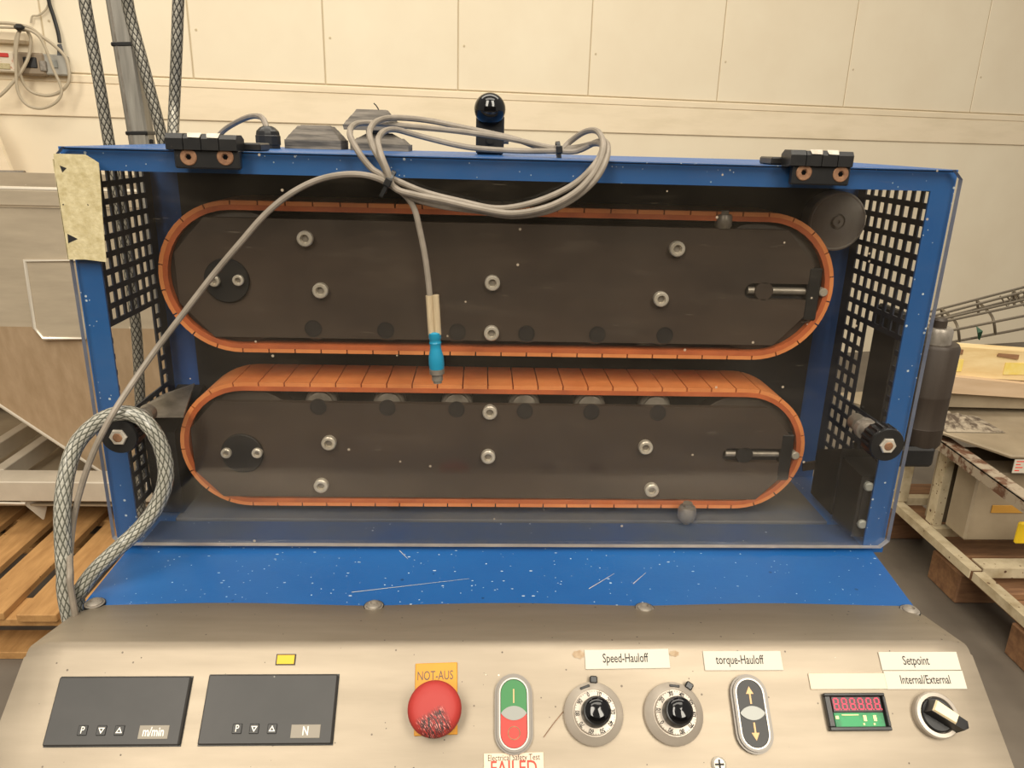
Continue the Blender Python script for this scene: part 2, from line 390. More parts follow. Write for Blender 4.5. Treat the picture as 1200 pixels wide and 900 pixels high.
# ------------------------------------------------------------------ machine housing
T = 1.300; B = .957; HX = .352; HD = .205     # top, table, half width, depth
hs = thing('machine_housing', (0, .1, 0), 'blue sheet metal machine housing with perforated side walls and black interior on a blue base', 'machine')
mb = MB().box((-HX, .008, T-.003), (HX, HD, T), .001).build('top_cover', M['blue'], hs)
MB().box((-HX, .008, 1.283), (HX, .010, T)).box((-HX+.002, .010, 1.283), (HX-.002, .030, 1.285)).build('top_rail', M['blue'], hs)
for s in (-1, 1):
    a, b = sorted((s*HX, s*(HX-.0195))); c, d = sorted((s*(HX-.0195), s*(HX-.018)))
    MB().box((a, .008, B), (b, .010, 1.283)).build('side_flange', M['blue'], hs)
    # perforated wall: a grid of quads with square holes
    ys = [.0105]; zs = [B+.016]
    pit = .0146; hw = .0096
    for k in range(9): y0 = .0235+pit*k; ys += [y0, y0+hw]
    ys.append(.165)
    for k in range(21): z0 = B+.022+pit*k; zs += [z0, z0+hw]
    zs.append(1.2835)
    zc0, zc1 = (1.066, 1.146); yc0, yc1 = (.044, .136) if s < 0 else (.050, .108)
    def solid(i, j):
        y = (ys[i]+ys[i+1])/2; z = (zs[j]+zs[j+1])/2
        if yc0 < y < yc1 and zc0 < z < zc1: return False
        return not (i % 2 == 1 and j % 2 == 1)
    pl = MB(); ny, nz = len(ys), len(zs); x1, x2 = s*HX, s*(HX-.0016)
    vid = lambda i, j, q: (i*nz+j)*2+q
    vs = [(x, y, z) for y in ys for z in zs for x in (x1, x2)]; fs = []
    for i in range(ny-1):
        for j in range(nz-1):
            if solid(i, j):
                for q in (0, 1): fs.append((vid(i,j,q), vid(i+1,j,q), vid(i+1,j+1,q), vid(i,j+1,q)))
                for (di, dj, e0, e1) in ((-1,0,(0,0),(0,1)), (1,0,(1,0),(1,1)), (0,-1,(0,0),(1,0)), (0,1,(0,1),(1,1))):
                    ii, jj = i+di, j+dj
                    if 0 <= ii < ny-1 and 0 <= jj < nz-1 and not solid(ii, jj):
                        fs.append((vid(i+e0[0],j+e0[1],0), vid(i+e1[0],j+e1[1],0), vid(i+e1[0],j+e1[1],1), vid(i+e0[0],j+e0[1],1)))
    pl.add(vs, fs).build('perforated_wall', M['perf'], hs)
    a, b = sorted((s*(HX-.001), s*(HX-.033)))
    MB().box((a, .166, B), (b, .20, T-.003)).build('corner_post', M['blue_dark'], hs)
MB().box((-HX+.033, .150, B+.004), (HX-.033, .200, T-.004)).build('back_plate', M['black_int'], hs)
# table: blue top in front of and inside the housing, dusty base plate behind
MB().prism([(-HX, .2), (-HX, .0075), (-.341, .0075), (-.3385, -.084), (.3305, -.084), (.340, .0075), (HX, .0075), (HX, .2)][::-1], B-.004, B).build('table_top', M['blue'], hs)
MB().box((-.318, .052, B), (.318, .150, B+.004), .001).build('base_plate', M['dusty'], hs)
MB().box((-.332, .0105, B), (.332, .0515, B+.0012)).build('shaded_inner_floor', M['dustyshade'], hs)  # thin plate added over the table to carry the dust and painted interior shade
MB().box((-.325, -.078, .02), (.325, .20, B-.0042), .004).build('base_cabinet', M['blue'], hs)
# guide disc in the upper right corner of the interior
p = at(983, 260, .128)
d = MB(axis_frame((p.x, .150, p.z), (0, -1, 0)))
d.lathe([(.0285, 0), (.0285, .018), (.027, .0195), (.0255, .0190), (.0245, .0195), (.0075, .0195), (.0070, .0175), (.0055, .0175), (.005, .021), (.0018, .021), (.0015, .0195), (0, .0195)], n=40)
d.build('guide_disc', M['guidedisc'], hs)
# sloping inlet plate on the left over a dark block
g = MB()
q = [at(150, 487, .03), at(215, 487, .045), at(228, 449, .125), at(190, 462, .135)]
g.hull([x for x in q] + [x-V((0, 0, .002)) for x in q])
lab(g.build('inlet_plate', M['steelw'], hs), 'sloping bare steel inlet plate')
q2 = [V((-.340, .060, 1.050)), V((-.3125, .060, 1.050)), V((-.3125, .148, 1.068)), V((-.340, .148, 1.068))]
MB().hull([x+V((0, 0, -.004)) for x in q2] + [V((x.x, x.y, B+.006)) for x in q2]).build('inlet_block', M['dark'], hs)
# interlock switch in the lower right corner
zf, zk = at(1006, 558, .014).z, at(970, 528, .095).z
xi, xk = at(1004, 590, .014).x, at(966, 590, .095).x
sw = MB().hull([(x, .0135, z) for x in (xi, .3495) for z in (.966, zf)] + [(x, .050, z) for x in (xi-.002, .3495) for z in (.966, zf+.004)]).hull([(x, .050, z) for x in (xi-.004, .3495) for z in (.970, zf+.012)] + [(x, .098, z) for x in (xi-.004, .3495) for z in (.970, zk)])
sw.lathe([(.0085, 0), (.0085, .0016), (.0060, .0016), (.0058, .0004), (0, .0004)], axis_frame((xi+.013, .072, zk-.0035), (0, 0, 1)), 20)
sw = lab(sw.build('interlock_switch', M['blackp'], hs), 'black safety interlock switch block')
for px, py in ((1018, 570), (1010, 614)):
    p = at(px, py, .012)
    MB(axis_frame((p.x, .0135, p.z), (0, -1, 0))).hull([(r*math.cos(t)*.8+.001*sg, r*math.sin(t), h) for sg in (1, -1) for r, h in ((.0044, -.001), (.0042, .003), (.003, .004)) for t in [2*PI*k/12 for k in range(12)]]).build('fixing_screw', M['lens'], sw)
sl = MB(axis_frame(((xi+.3495)/2, .0132, (.966+zf)/2), (0, -1, 0))).prism(stadium((zf-.966)/2-.0135, .0105, 8), -.001, .0005, Matrix.Rotation(PI/2, 4, 'Z'))
sl.build('switch_plate', M['dark'], sw)
MB(axis_frame(at(955, 545, .10), (0, -1, 0))).box((-.013, -.005, -.001), (.013, .005, .001), .0005, Matrix.Rotation(.15, 4, 'Z')).build('tag_strip', M['brassrod'], hs)
# levelling bolt standing on the base plate in front of the lower belt
for nm, px, py, Y, sc in (('stop_bolt', 805, 600, .050, 1.0), ('pivot_bolt', 848, 258, .0625, .85)):
    p = at(px, py, Y)
    MB(Matrix.Translation((p.x, Y, p.z))).lathe([(x*sc, h*sc) for x, h in ((.0035, -.012), (.0035, -.0085), (.0075, -.008), (.0088, -.005), (.0088, .003), (.0075, .006), (.005, .0065), (.005, .0085), (.0045, .0085), (.0045, .010), (0, .010))], n=18).build(nm, M['steelw'], hs)

# ------------------------------------------------------------------ two belt units
def path_pt(s, hw, r):                 # point on a stadium of half length hw, radius r; s in metres of the path, from bottom left, running right
    L = 2*hw; A = PI*r; s %= 2*(L+A)
    if s < L: return (-hw+s, -r), (0, -1)
    s -= L
    if s < A: a = -PI/2+s/r; return (hw+r*math.cos(a), r*math.sin(a)), (math.cos(a), math.sin(a))
    s -= A
    if s < L: return (hw-s, r), (0, 1)
    s -= L; a = PI/2+s/r; return (-hw+r*math.cos(a), r*math.sin(a)), (math.cos(a), math.sin(a))
def belt_unit(upper):
    cx, cz, hw, R, NP = (-.0100, 1.1915, .233, .067, 58) if upper else (-.0107, 1.0333, .235, .0625, 57)
    y0, y1 = .060, .120
    u = thing('belt_unit', (cx, .09, cz), 'upper orange belt track with brown-grey side plate, left disc half crossed by the grey cable' if upper else
              'lower orange belt track with lit segmented top run and a row of rollers showing', 'conveyor belt', 'orange caterpillar belts behind the clear guard')
    X = frame((cx, y0, cz), (1, 0, 0), (0, 0, 1), (0, 1, 0))      # local x along, y up, z into the machine
    # base band
    def ring(r0, r1, za, zb, mtl, name, n=20):
        mb = MB(X); o = stadium(hw, r1, n); i = stadium(hw, r0, n); N = len(o)
        vs = [(x, y, z) for z in (za, zb) for ply in (o, i) for x, y in ply]
        fs = []
        for k in range(N):
            k2 = (k+1) % N
            fs += [(k, k2, N+k2, N+k), (2*N+k, 2*N+k2, 3*N+k2, 3*N+k), (k, k2, 2*N+k2, 2*N+k), (N+k, N+k2, 3*N+k2, 3*N+k)]
        mb.add(vs, fs); return mb.build(name, mtl, u)
    ring(R-.0080, R-.0036, 0, y1-y0, M['orange_band'], 'belt_band')
    per = 4*hw+2*PI*R; pit = per/NP
    for k in range(NP):
        s0 = k*pit+.0006; s1 = (k+1)*pit-.0006; ns = 1
        (a, na), (b, nb) = path_pt(s0, hw, R), path_pt(s1, hw, R)
        if na != nb: ns = 3
        out = []; inn = []
        for j in range(ns+1):
            p, n = path_pt(s0+(s1-s0)*j/ns, hw, R)
            h = .0003*random.random()
            out.append((p[0], p[1])); inn.append((p[0]-n[0]*.0037, p[1]-n[1]*.0037))
        mb = MB(X).prism(out+inn[::-1], .0002, y1-y0-.0002)
        mb.build('belt_pad', M['orange'], u)
    # carrier body, pulleys, rollers
    MB(X).prism(stadium(hw-.02, R-.0125, 12), .026, y1-y0-.002).build('carrier_body', M['dark'], u)
    for s in (-1, 1):
        fr = axis_frame((cx+s*hw, y0+.0062, cz), (0, 1, 0))
        MB(fr).lathe([(R-.0095, .0), (R-.0082, .0005), (R-.0082, .003), (R-.0095, .0035), (R-.0095, .024)], n=48).build('pulley', M['pulley'], u)
    side = -1 if upper else 1
    # side plate with chamfered ends and an open slot on the right
    xl = at(207, 320, y0).x-cx if upper else at(226, 520, y0).x-cx
    xr = at(951, 330, y0).x-cx if upper else at(921, 530, y0).x-cx
    hT, hB = (.0525, -.0525) if upper else (.0440, -.0520)
    ch = .028 if upper else .024; sy = at(880, 341, y0).z-cz if upper else at(860, 533, y0).z-cz
    sx0 = (at(872, 341, y0).x if upper else at(846, 533, y0).x)-cx; sr = .0072
    poly = [(xl, hB+ch*1.1), (xl+ch, hB), (xr-ch, hB), (xr, hB+ch*1.1), (xr, sy-sr)]
    poly += [(sx0+sr+sr*math.cos(a), sy+sr*math.sin(a)) for a in [-PI/2-PI*k/8 for k in range(9)]]
    poly += [(xr, sy+sr), (xr, hT-ch*1.1), (xr-ch, hT), (xl+ch, hT), (xl, hT-ch*1.1)]
    MB(X).prism(poly, -.0012, .0052).build('side_plate', M['plate'], u)
    MB(X).box((sx0-.002, sy-.010, .0053), (xr, sy+.010, .0060)).build('slot_shade', M['black_int'], u)  # black sheet added behind the slot, standing in for the shade in the recess
    # tension screw in the slot
    t = MB(X).cyl((sx0+.004, sy, .0032), (xr+.008, sy, .0032), .0034 if upper else .003, n=14).build('tension_screw', M['steelw'], u)
    p = at(895 if upper else 872, 341 if upper else 534, y0); px = p.x-cx
    MB(X @ axis_frame((px, sy, .005), (0, 0, -1))).lathe([(.0085, -.003), (.0085, .0055), (.008, .0062), (0, .0062)], n=24).build('slot_pin', M['plate'] if upper else M['dark'], u)
    bx = (at(951, 341, y0).x if upper else at(919, 534, y0).x)-cx
    MB(X).box((bx-.005, sy-.026, -.002), (bx+.007, sy+.022, .02), .0012).build('tension_bar', M['dark'], u)
    MB(X @ axis_frame((bx+.0108, sy, .001), (0, 0, -1))).lathe([(.0040, -.015), (.0040, .002), (.0032, .003), (0, .003)], n=16).build('tension_nut', M['steel'], u)
    # drive disc with two socket screws
    dx, dz = (at(267, 328, y0) if upper else at(285, 530, y0)).xz
    dd = MB(X @ axis_frame((dx-cx, dz-cz, -.0012), (0, 0, -1))).lathe([(.0195, -.002), (.0195, .0022), (.0188, .003), (0, .003)], n=36).build('drive_disc', M['dark'], u)
    def bolt(px, py, r, name, par, h=.006, base=-.0012):
        q = at(px, py, y0-h); 
        b = MB(X @ axis_frame((q.x-cx, q.z-cz, base), (0, 0, -1))).lathe([(r, -.001), (r, h*.85), (r*.86, h), (r*.56, h), (r*.5, h*.45), (0, h*.45)], n=20)
        b.m = 1
        b.lathe([(r*.49, h*.46), (0, h*.47)], None, 6)
        return b.build(name, [M['steel'], M['steelw']], par)
    for px, py in (((252, 329), (280, 328)) if upper else ((266, 530), (302, 530))): bolt(px, py, .0048, 'disc_screw', dd, .004, -.004)
    for px, py in (((357, 280), (375, 341), (577, 332), (576, 391), (794, 292), (775, 351)) if upper else ((385, 520), (376, 570), (574, 484), (572, 536), (757, 525), (764, 575))):
        bolt(px, py, .0068, 'socket_bolt', u)
    for px, py in (((367, 385), (452, 387), (536, 389), (617, 391), (700, 392), (779, 393)) if upper else ((373, 477), (454, 478), (535, 480), (615, 482), (693, 483), (771, 484))):
        q = at(px, py, y0-.0012)
        MB(X @ axis_frame((q.x-cx, q.z-cz, -.0012), (0, 0, -1))).lathe([(.0078, -.001), (.0078, .0004), (.0070, .0004), (.0068, .0001), (0, .0001)], n=24).build('axle_plug', M['plug'], u)
        sgn = -1 if upper else 1
        r = MB(X @ axis_frame((q.x-cx, sgn*(R-.0082-.0152), .0075), (0, 0, 1))).lathe([(.010, 0), (.0118, .0008), (.0118, .004), (.0136, .0042), (.0150, .006), (.0150, .017), (0, .017)], n=28)
        r.build('roller', M['steelw'], u)
    return u
belt_unit(True); belt_unit(False)

# ------------------------------------------------------------------ guard door
gd = thing('guard_door', (0, .003, T), 'scratched clear polycarbonate guard door with two black hinges and two fluted clamp knobs', 'door')
c = .007; PX = .3522; z0, z1 = B+.0045, T
poly = [(-PX+c, z0), (PX-c, z0), (PX, z0+c), (PX, z1-c), (PX-c, z1), (-PX+c, z1), (-PX, z1-c), (-PX, z0+c)]
g = MB(frame((0, 0, 0), (1, 0, 0), (0, 0, 1), (0, -1, 0)))
n = len(poly); vs = [(x, y, 0) for x, y in poly] + [(x, y, -.0055) for x, y in poly]
g.add(vs, [list(range(n)), list(range(n, 2*n))[::-1]]); g.m = 1
g.add(vs, [(i, (i+1) % n, n+(i+1) % n, n+i) for i in range(n)])
lab(g.build('clear_panel', [M['guard'], M['pedge']], gd), 'transparent guard panel with frosted edges')
def hinge(pxl, pxr, pyt, pyb, screws, flip):
    a = at(pxl, pyb, -.004); b = at(pxr, pyt, -.004); xa, xb = a.x, b.x
    zb, zt = a.z, T+.001
    h = MB().box((xa, -.0075, zb), (xb, -.0002, zt), .0012)
    w = (xb-xa)
    # knuckles on the pin, four pieces, over the top edge
    for k in range(4):
        x0 = xa-.004+(w+.004)*k/4; x1 = x0+(w+.004)/4-.0006; r = .0080 if k % 2 == 0 else .0074
        h.hull([(x, -.002+dy, T+.0065+dz) for x in (x0, x1) for dy, dz in ((-.0085, -.006), (-.0085, .002), (-.006, .0055*r/.008), (.006, .0055*r/.008), (.012, .002), (.012, -.006), (0, -.0075))])
    hx = h.build('hinge', M['blackp'], gd)
    MB().box((xa if not flip else xa-.012, .0085, T+.0002), (xb+(.012 if not flip else 0), .036, T+.006), .001).build('hinge_leaf', M['blackp'], hx)
    e = MB()
    for x0, x1 in ((.24, .46), (.53, .74)):
        e.add([(xa+w*x0, -.0072, T+.0122), (xa+w*x1, -.0072, T+.0122), (xa+w*(x1-.02), -.0105, T+.0088), (xa+w*(x0+.02), -.0105, T+.0090)], [(0, 1, 2, 3)])
        e.v = [v+V((0, -.0004, .0004)) if i >= len(e.v)-4 else v for i, v in enumerate(e.v)]
    lab(e.build('bare_metal_wear', M['steel'], hx), 'bare metal where the black coating has worn off')
    for px, py in screws:
        p = at(px, py, -.0075)
        s = MB(axis_frame((p.x, -.0074, p.z), (0, -1, 0)))
        s.lathe([(.0062, 0), (.0062, .0006), (.0056, .001), (.0026, .0009), (.0022, .0002), (0, .0002)], n=24); s.m = 1
        s.lathe([(.0021, .0003), (0, .00032)], n=6)
        lab(s.build('hinge_screw', [M['rust'], M['blackg']], hx), 'rusty countersunk socket screw')
hinge(207, 281, 172, 197, ((221, 184), (264, 184)), False)
hinge(925, 997, 186, 216, ((942, 202), (985, 204)), True)
def clamp_knob(px, py, label):
    yf = -.041; p = at(px, py, yf); x, z = p.x, p.z
    k = MB(axis_frame((x, yf, z), (0, 1, 0))); n = 34
    vs = []; fs = []
    prof = [(.0138, 0, 0), (.0143, .0012, 0), (.0143, .0032, 0), (.0150, .0045, 1), (.0150, .0165, 1), (.0125, .0195, 0)]
    for r, h, fl in prof:
        for q in range(n*2):
            rr = r-(.0019 if fl and (q % 4) < 2 else 0); vs.append((rr*math.cos(PI*q/n), rr*math.sin(PI*q/n), h))
    for j in range(len(prof)-1):
        for q in range(2*n): fs.append((j*2*n+q, j*2*n+(q+1) % (2*n), (j+1)*2*n+(q+1) % (2*n), (j+1)*2*n+q))
    fs.append([(len(prof)-1)*2*n+q for q in range(2*n)]); k.add(vs, fs)
    k.lathe([(.0138, 0), (.0126, .0001), (.0114, .0045), (.0082, .0050), (.0078, .0035), (0, .0035)], n=40)
    ko = lab(k.build('clamp_knob', M['blackp'], gd, 30), label)
    nn = MB(axis_frame((x, yf+.0035, z), (0, -1, 0))).lathe([(.0070, -.001), (.0070, .0046), (.0063, .0056), (.0040, .0056), (.0040, .004), (0, .004)], n=6)
    nn.m = 1; nn.lathe([(.0038, .003), (.0038, .0056), (.003, .0060), (0, .0060)], n=14)
    nn.build('knob_nut', [M['steel'], M['rust']], ko, 20)
    MB().cyl((x, yf+.019, z), (x, -.0062, z), .0068, n=18).cyl((x, -.0062, z), (x, -.0003, z), .0095, n=18).cyl((x, .0065, z), (x, .016, z), .0075, n=18).build('clamp_stem', M['steelw'], ko)
clamp_knob(139, 512, 'black fluted knob inside the hose loop'); clamp_knob(1040, 522, 'black fluted knob on the right edge')
# masking tape on the upper left corner
tp = [(63, 180), (100, 181), (110, 187), (116, 191), (118, 215), (121, 262), (125, 307), (100, 304), (76, 304), (70, 262), (66, 215)]
poly = [(at(x, y, -.0003).x, at(x, y, -.0003).z) for x, y in tp]
poly = [(max(x, -PX-.0006), z) for x, z in poly]
TF = frame((0, -.0002, 0), (1, 0, 0), (0, 0, 1), (0, -1, 0))
tpo = lab(MB(TF).prism(poly[::-1], 0, .0006).box((-PX-.0008, poly[-3][1], -.004), (-PX-.0002, poly[0][1]-.004, .0006)).build('masking_tape', M['tape'], gd), 'torn cream masking tape patch')
for tri in (((70, 194), (78, 197), (73, 202)), ((79, 274), (91, 280), (80, 285)), ((73, 239), (75, 239), (74, 241)), ((102, 239), (104, 240), (103, 241))):
    q = [at(x, y, -.0009) for x, y in tri]
    MB(TF).prism([(v.x, v.z) for v in q], .0006, .0008).build('tape_tear', M['black_int'], tpo)

# ------------------------------------------------------------------ control console
CX = -.004; YM, ZM, TH = -.147, .967, math.radians(43)
co = thing('control_console', (CX, -.15, .75), 'brushed stainless control console with displays, buttons and dials, below the blue table', 'control panel')
CN = V((0, -math.sin(TH), math.cos(TH))); CU = V((0, math.cos(TH), math.sin(TH))); CO = V((CX, YM, ZM))
CF = frame(CO, (1, 0, 0), CU, CN)             # console frame: x right, y up the slope, z out of the face
def con(px, py, h=0): p = atp(px, py, CO+CN*h, CN)-CO; return p.x, p.dot(CU)
def shell():
    mb = MB(); prof = []                       # (Y, Z, half width)
    bend = [(-.0815, .9575, .3385), (-.084, .9590, .3390), (-.140, .9670, .3405)]
    a0 = math.atan2(.010, .063)
    for k in range(7):
        t = k/6; bend.append((-.140-.012*t, .9670+.0014*math.sin(PI*t*.8)-.0057*t*t, .3405+.0005*t))
    y, z, w = bend[-1]
    for L in (.05, .10, .15, .20): bend.append((y-L*math.cos(TH), z-L*math.sin(TH), w+.09*L))
    y, z, w = bend[-1]; bend += [(y-.003, z-.006, w), (y-.003, z-.09, w)]
    nx = 48; vs = []; fs = []
    screws = [-.333, -.1135, .108, .322]
    for j, (y, z, w) in enumerate(bend):
        for i in range(nx+1):
            # rounded corners: the outermost columns drop
            t = -1+2*i/nx; x = t*w
            d = 0
            if j < 2: d = .0012*(1-min(1, min(abs(x-s) for s in screws)/.09))
            e = max(0, abs(x)-(w-.012))/.012
            vs.append((CX+x, y + (d*-1.6 if j < 2 else 0) - (.008*e*e if j < 2 else 0), z-d*(j < 3)-(.004*e*e if j < 9 else .0015*e*e)))
    N = nx+1
    for j in range(len(bend)-1):
        for i in range(nx): fs.append((j*N+i, j*N+i+1, (j+1)*N+i+1, (j+1)*N+i))
    mb.add(vs, fs)
    for s, i in ((-1, 0), (1, nx)):            # side skirts
        e = [V(vs[j*N+i]) for j in range(len(bend))]
        lo = [V((p.x-s*.001, p.y, .80 if p.y > -.30 else .76)) for p in e]
        m = len(e); mb.add(e+lo, [(j, j+1, m+j+1, m+j) for j in range(m-1)])
    return mb.build('console_shell', M['console'], co, 40)
shell()
for px, py in ((110, 702), (438, 705), (756, 708), (1068, 711)):
    p = atz(px, py, .9625); z = .9585
    s = MB(frame((p.x, max(p.y, -.093), z), (1, 0, 0), (0, 1, 0), (0, 0, 1)))
    s.lathe([(.0074, -.003), (.0074, 0.0004), (.0062, .0007), (.0060, .0016), (.0046, .0026), (.0030, .0029), (.0026, .0016), (0, .0016)], n=24)
    s.m = 1; s.lathe([(.0080, -.003), (.0080, .0002), (0, .0002)], n=24); s.build('dome_screw', [M['steelw'], M['dark']], co)
x, y = con(842, 896)
s = MB(CF @ Matrix.Translation((x, y, 0))).lathe([(.0052, -.001), (.0050, .0012), (.0038, .0024), (0, .0028)], n=24); s.m = 1
s.box((-.0030, -.0006, .0022), (.0030, .0006, .0031)).box((-.0006, -.0030, .0022), (.0006, .0030, .0031))
s.build('cross_screw', [M['steel'], M['dark']], co)

def meter(corners, unit, label):
    q = [con(x, y, .003) for x, y in corners]
    cx = sum(a for a, b in q)/4; cy = sum(b for a, b in q)/4; w = .0885; h = (q[0][1]+q[1][1]-q[2][1]-q[3][1])/2
    fr = CF @ Matrix.Translation((cx, cy, 0))
    m = MB(fr).box((-w/2, -h/2, -.002), (w/2, h/2, .0036), .0008).build('panel_meter', M['meter'], co); lab(m, label)
    MB(fr).box((-w/2-.0006, -h/2-.0006, -.001), (w/2+.0006, h/2+.0006, .0006), .0002).build('gasket', M['blackp'], m)
    return fr, m
for corners, keys, up, unit, label in (
    (((70, 793), (223, 793), (210, 874), (50, 874)), ((97, 856), (119, 856), (140, 856)), (163, 197, 851, 865), 'm/min', 'dark grey panel meter marked m/min'),
    (((244, 790), (395, 791), (389, 873), (233, 872)), ((278, 854), (298, 854), (319, 854)), (341, 375, 850, 864), 'N', 'dark grey panel meter marked N')):
    fr, m = meter(corners, unit, label)
    for k, (px, py) in enumerate(keys):
        x, y = con(px, py, .0036); kf = CF @ Matrix.Translation((x, y, .0036)); s = .0032
        kb = MB(kf).box((-s, -s, -.0008), (s, s, .0005), .0004); kb.m = 1
        if k == 0: kb.text('P', .0062, kf.inverted() @ kf @ Matrix.Translation((0, 0, .00055)), .85, .00008)
        else:
            sg = -1 if k == 1 else 1; R = .0025; r = .0013
            o = [(R*math.sin(2*PI*i/3), sg*(R*math.cos(2*PI*i/3))-sg*.0004) for i in range(3)]
            i_ = [(r*math.sin(2*PI*i/3), sg*(r*math.cos(2*PI*i/3))-sg*.0004) for i in range(3)]
            kb.add([(x_, y_, .00062) for x_, y_ in o+i_], [(i, (i+1) % 3, 3+(i+1) % 3, 3+i) for i in range(3)])
        kb.build('meter_key', [M['meterkey'], M['ink_white']], m)
    x0, y0 = con(up[0], up[3], .0036); x1, y1 = con(up[1], up[2], .0036); ux, uy = (x0+x1)/2, (y0+y1)/2
    ub = MB(CF @ Matrix.Translation((ux, uy, .0036))).box((-.0098, -.0042, -.0004), (.0098, .0042, .0003), .0002); ub.m = 1
    ub.text(unit, .0078, Matrix.Translation((0, 0, .0004)), .72, .00005, weight=.00012)
    ub.build('unit_plate', [M['unit'], M['ink_white']], m)
x, y = con(335, 773)
yb = MB(CF @ Matrix.Translation((x, y, 0))).box((-.0068, -.0037, 0), (.0068, .0037, .0004)); yb.m = 1
yb.box((-.0060, -.0030, .0003), (.0060, .0030, .0007)); lab(yb.build('indicator_sticker', [M['dark'], M['lemon']], co), 'small yellow rectangle with a dark border')

# emergency stop
x0, y0 = con(484, 862); x1, y1 = con(537, 777)
pw = (x1-x0)/2; phh = (y1-y0)/2; ex, ey = (x0+x1)/2, (y0+y1)/2
ef = CF @ Matrix.Translation((ex, ey, 0))
rot = Matrix.Rotation(.03, 4, 'Z')
es = lab(MB(ef).box((-pw, -phh, 0), (pw, phh, .0012), .0004, rot).build('stop_plate', M['yellow'], co), 'yellow emergency stop backing plate marked NOT-AUS')
tx, ty = con(510, 792, .0013)
MB(CF @ Matrix.Translation((tx, ty, .0013)) @ rot).text('NOT-AUS', .0086, Matrix(), .68, .00005).build('plate_lettering', M['inkdim'], es)
hx, hy = con(509, 830, .018)
bf = CF @ Matrix.Translation((hx, hy, 0))
bt = MB(bf).lathe([(.0110, .0005), (.0110, .007), (.0125, .009), (.0165, .0105), (.0182, .0135), (.0180, .0165), (.0165, .0192), (.0135, .0208), (.0090, .0216), (0, .022)], n=44)
sr = scuffed_red(); bt.build('stop_button', sr, es)
P = (bf @ Matrix.Translation((.0005, -.0105, .020)) @ Matrix.Rotation(.52, 4, 'Z')).inverted() @ Matrix.Translation((CX, -.15, .75))
lo, ro, so = P.decompose()
M['_scuff_map'].vector_type = 'POINT'
M['_scuff_map'].inputs[1].default_value = lo; M['_scuff_map'].inputs[2].default_value = ro.to_euler(); M['_scuff_map'].inputs[3].default_value = so

def pill(px, py, w, h): x, y = con(px, py, .004); return CF @ Matrix.Translation((x, y, 0)) @ Matrix.Rotation(PI/2, 4, 'Z'), w, h
def pill_button(px, py, label, tops, marks):
    R = .0117; hl = .0128
    x, y = con(px, py, .003); fr = CF @ Matrix.Translation((x, y, 0)); R90 = Matrix.Rotation(PI/2, 4, 'Z')
    def ringp(mb, r0, r1, za, zb):
        o = stadium(hl, r1, 12); i = stadium(hl, r0, 12); N = len(o)
        vs = [(a, b, z) for z in (za, zb) for pl in (o, i) for a, b in pl]; fs = []
        for k in range(N):
            k2 = (k+1) % N; fs += [(k, k2, N+k2, N+k), (2*N+k, 2*N+k2, 3*N+k2, 3*N+k), (k, k2, 2*N+k2, 2*N+k), (N+k, N+k2, 3*N+k2, 3*N+k)]
        mb.add(vs, fs, R90)
    bz = MB(fr); ringp(bz, R-.0017, R, 0, .0046); ringp(bz, R-.0003, R+.0014, 0, .0030); bz.prism(stadium(hl, R-.0016, 12), 0, .002, R90); b = lab(bz.build('twin_button', M['bezel'], co), label)
    w = MB(fr); ringp(w, R-.0024, R-.0015, .001, .0050); w.build('button_rim', M['chrome'], b)
    ri = R-.0028
    for sg, (m, nm) in zip((1, -1), tops):
        o = [(a, sg*b_) for a, b_ in [(ri*math.cos(t), hl+ri*math.sin(t)) for t in [PI*k/14 for k in range(15)]]] + [(-ri, 0), (ri, 0)]
        if sg < 0: o = o[::-1]
        MB(fr).prism(o, .001, .0046).build(nm, m, b)
    le = MB(fr); pts = []
    rl = ri/math.sin(.95); dy = rl*math.cos(.95)
    for k in range(13): a = PI/2-.95+1.9*k/12; pts.append((rl*math.cos(a), rl*math.sin(a)-dy))
    for k in range(1, 12): a = -PI/2-.95+1.9*k/12; pts.append((rl*math.cos(a), rl*math.sin(a)+dy))
    le.prism(pts, .002, .0054); le.build('lens', M['lens'], b)
    marks(fr, b, ri, hl)
def io_marks(fr, b, ri, hl):
    MB(fr).box((-.0004, .0065, .0044), (.0004, .0155, .0049)).build('on_mark', M['arrow'], b)
    MB(fr @ Matrix.Translation((0, -.0125, .0046))).lathe([(.0044, -.0002), (.0044, .0003), (.0037, .0003), (.0037, -.0002)], n=28).build('off_mark', M['rust'], b)
def arrow_marks(fr, b, ri, hl):
    for sg in (1, -1):
        p = [(-.0006, .0060), (.0006, .0060), (.0006, .0125), (.0027, .0125), (0, .0175), (-.0027, .0125), (-.0006, .0125)]
        p = [(x, sg*y) for x, y in p]
        MB(fr).prism(p if sg > 0 else p[::-1], .0044, .0049).build('arrow_mark', M['arrow'], b)
pill_button(602, 836, 'green and red start stop twin push button', ((M['green'], 'start_button'), (M['redbtn'], 'stop_key')), io_marks)
pill_button(881, 836, 'black twin push button with up and down arrows', ((M['meterkey'], 'up_button'), (M['meterkey'], 'down_button')), arrow_marks)

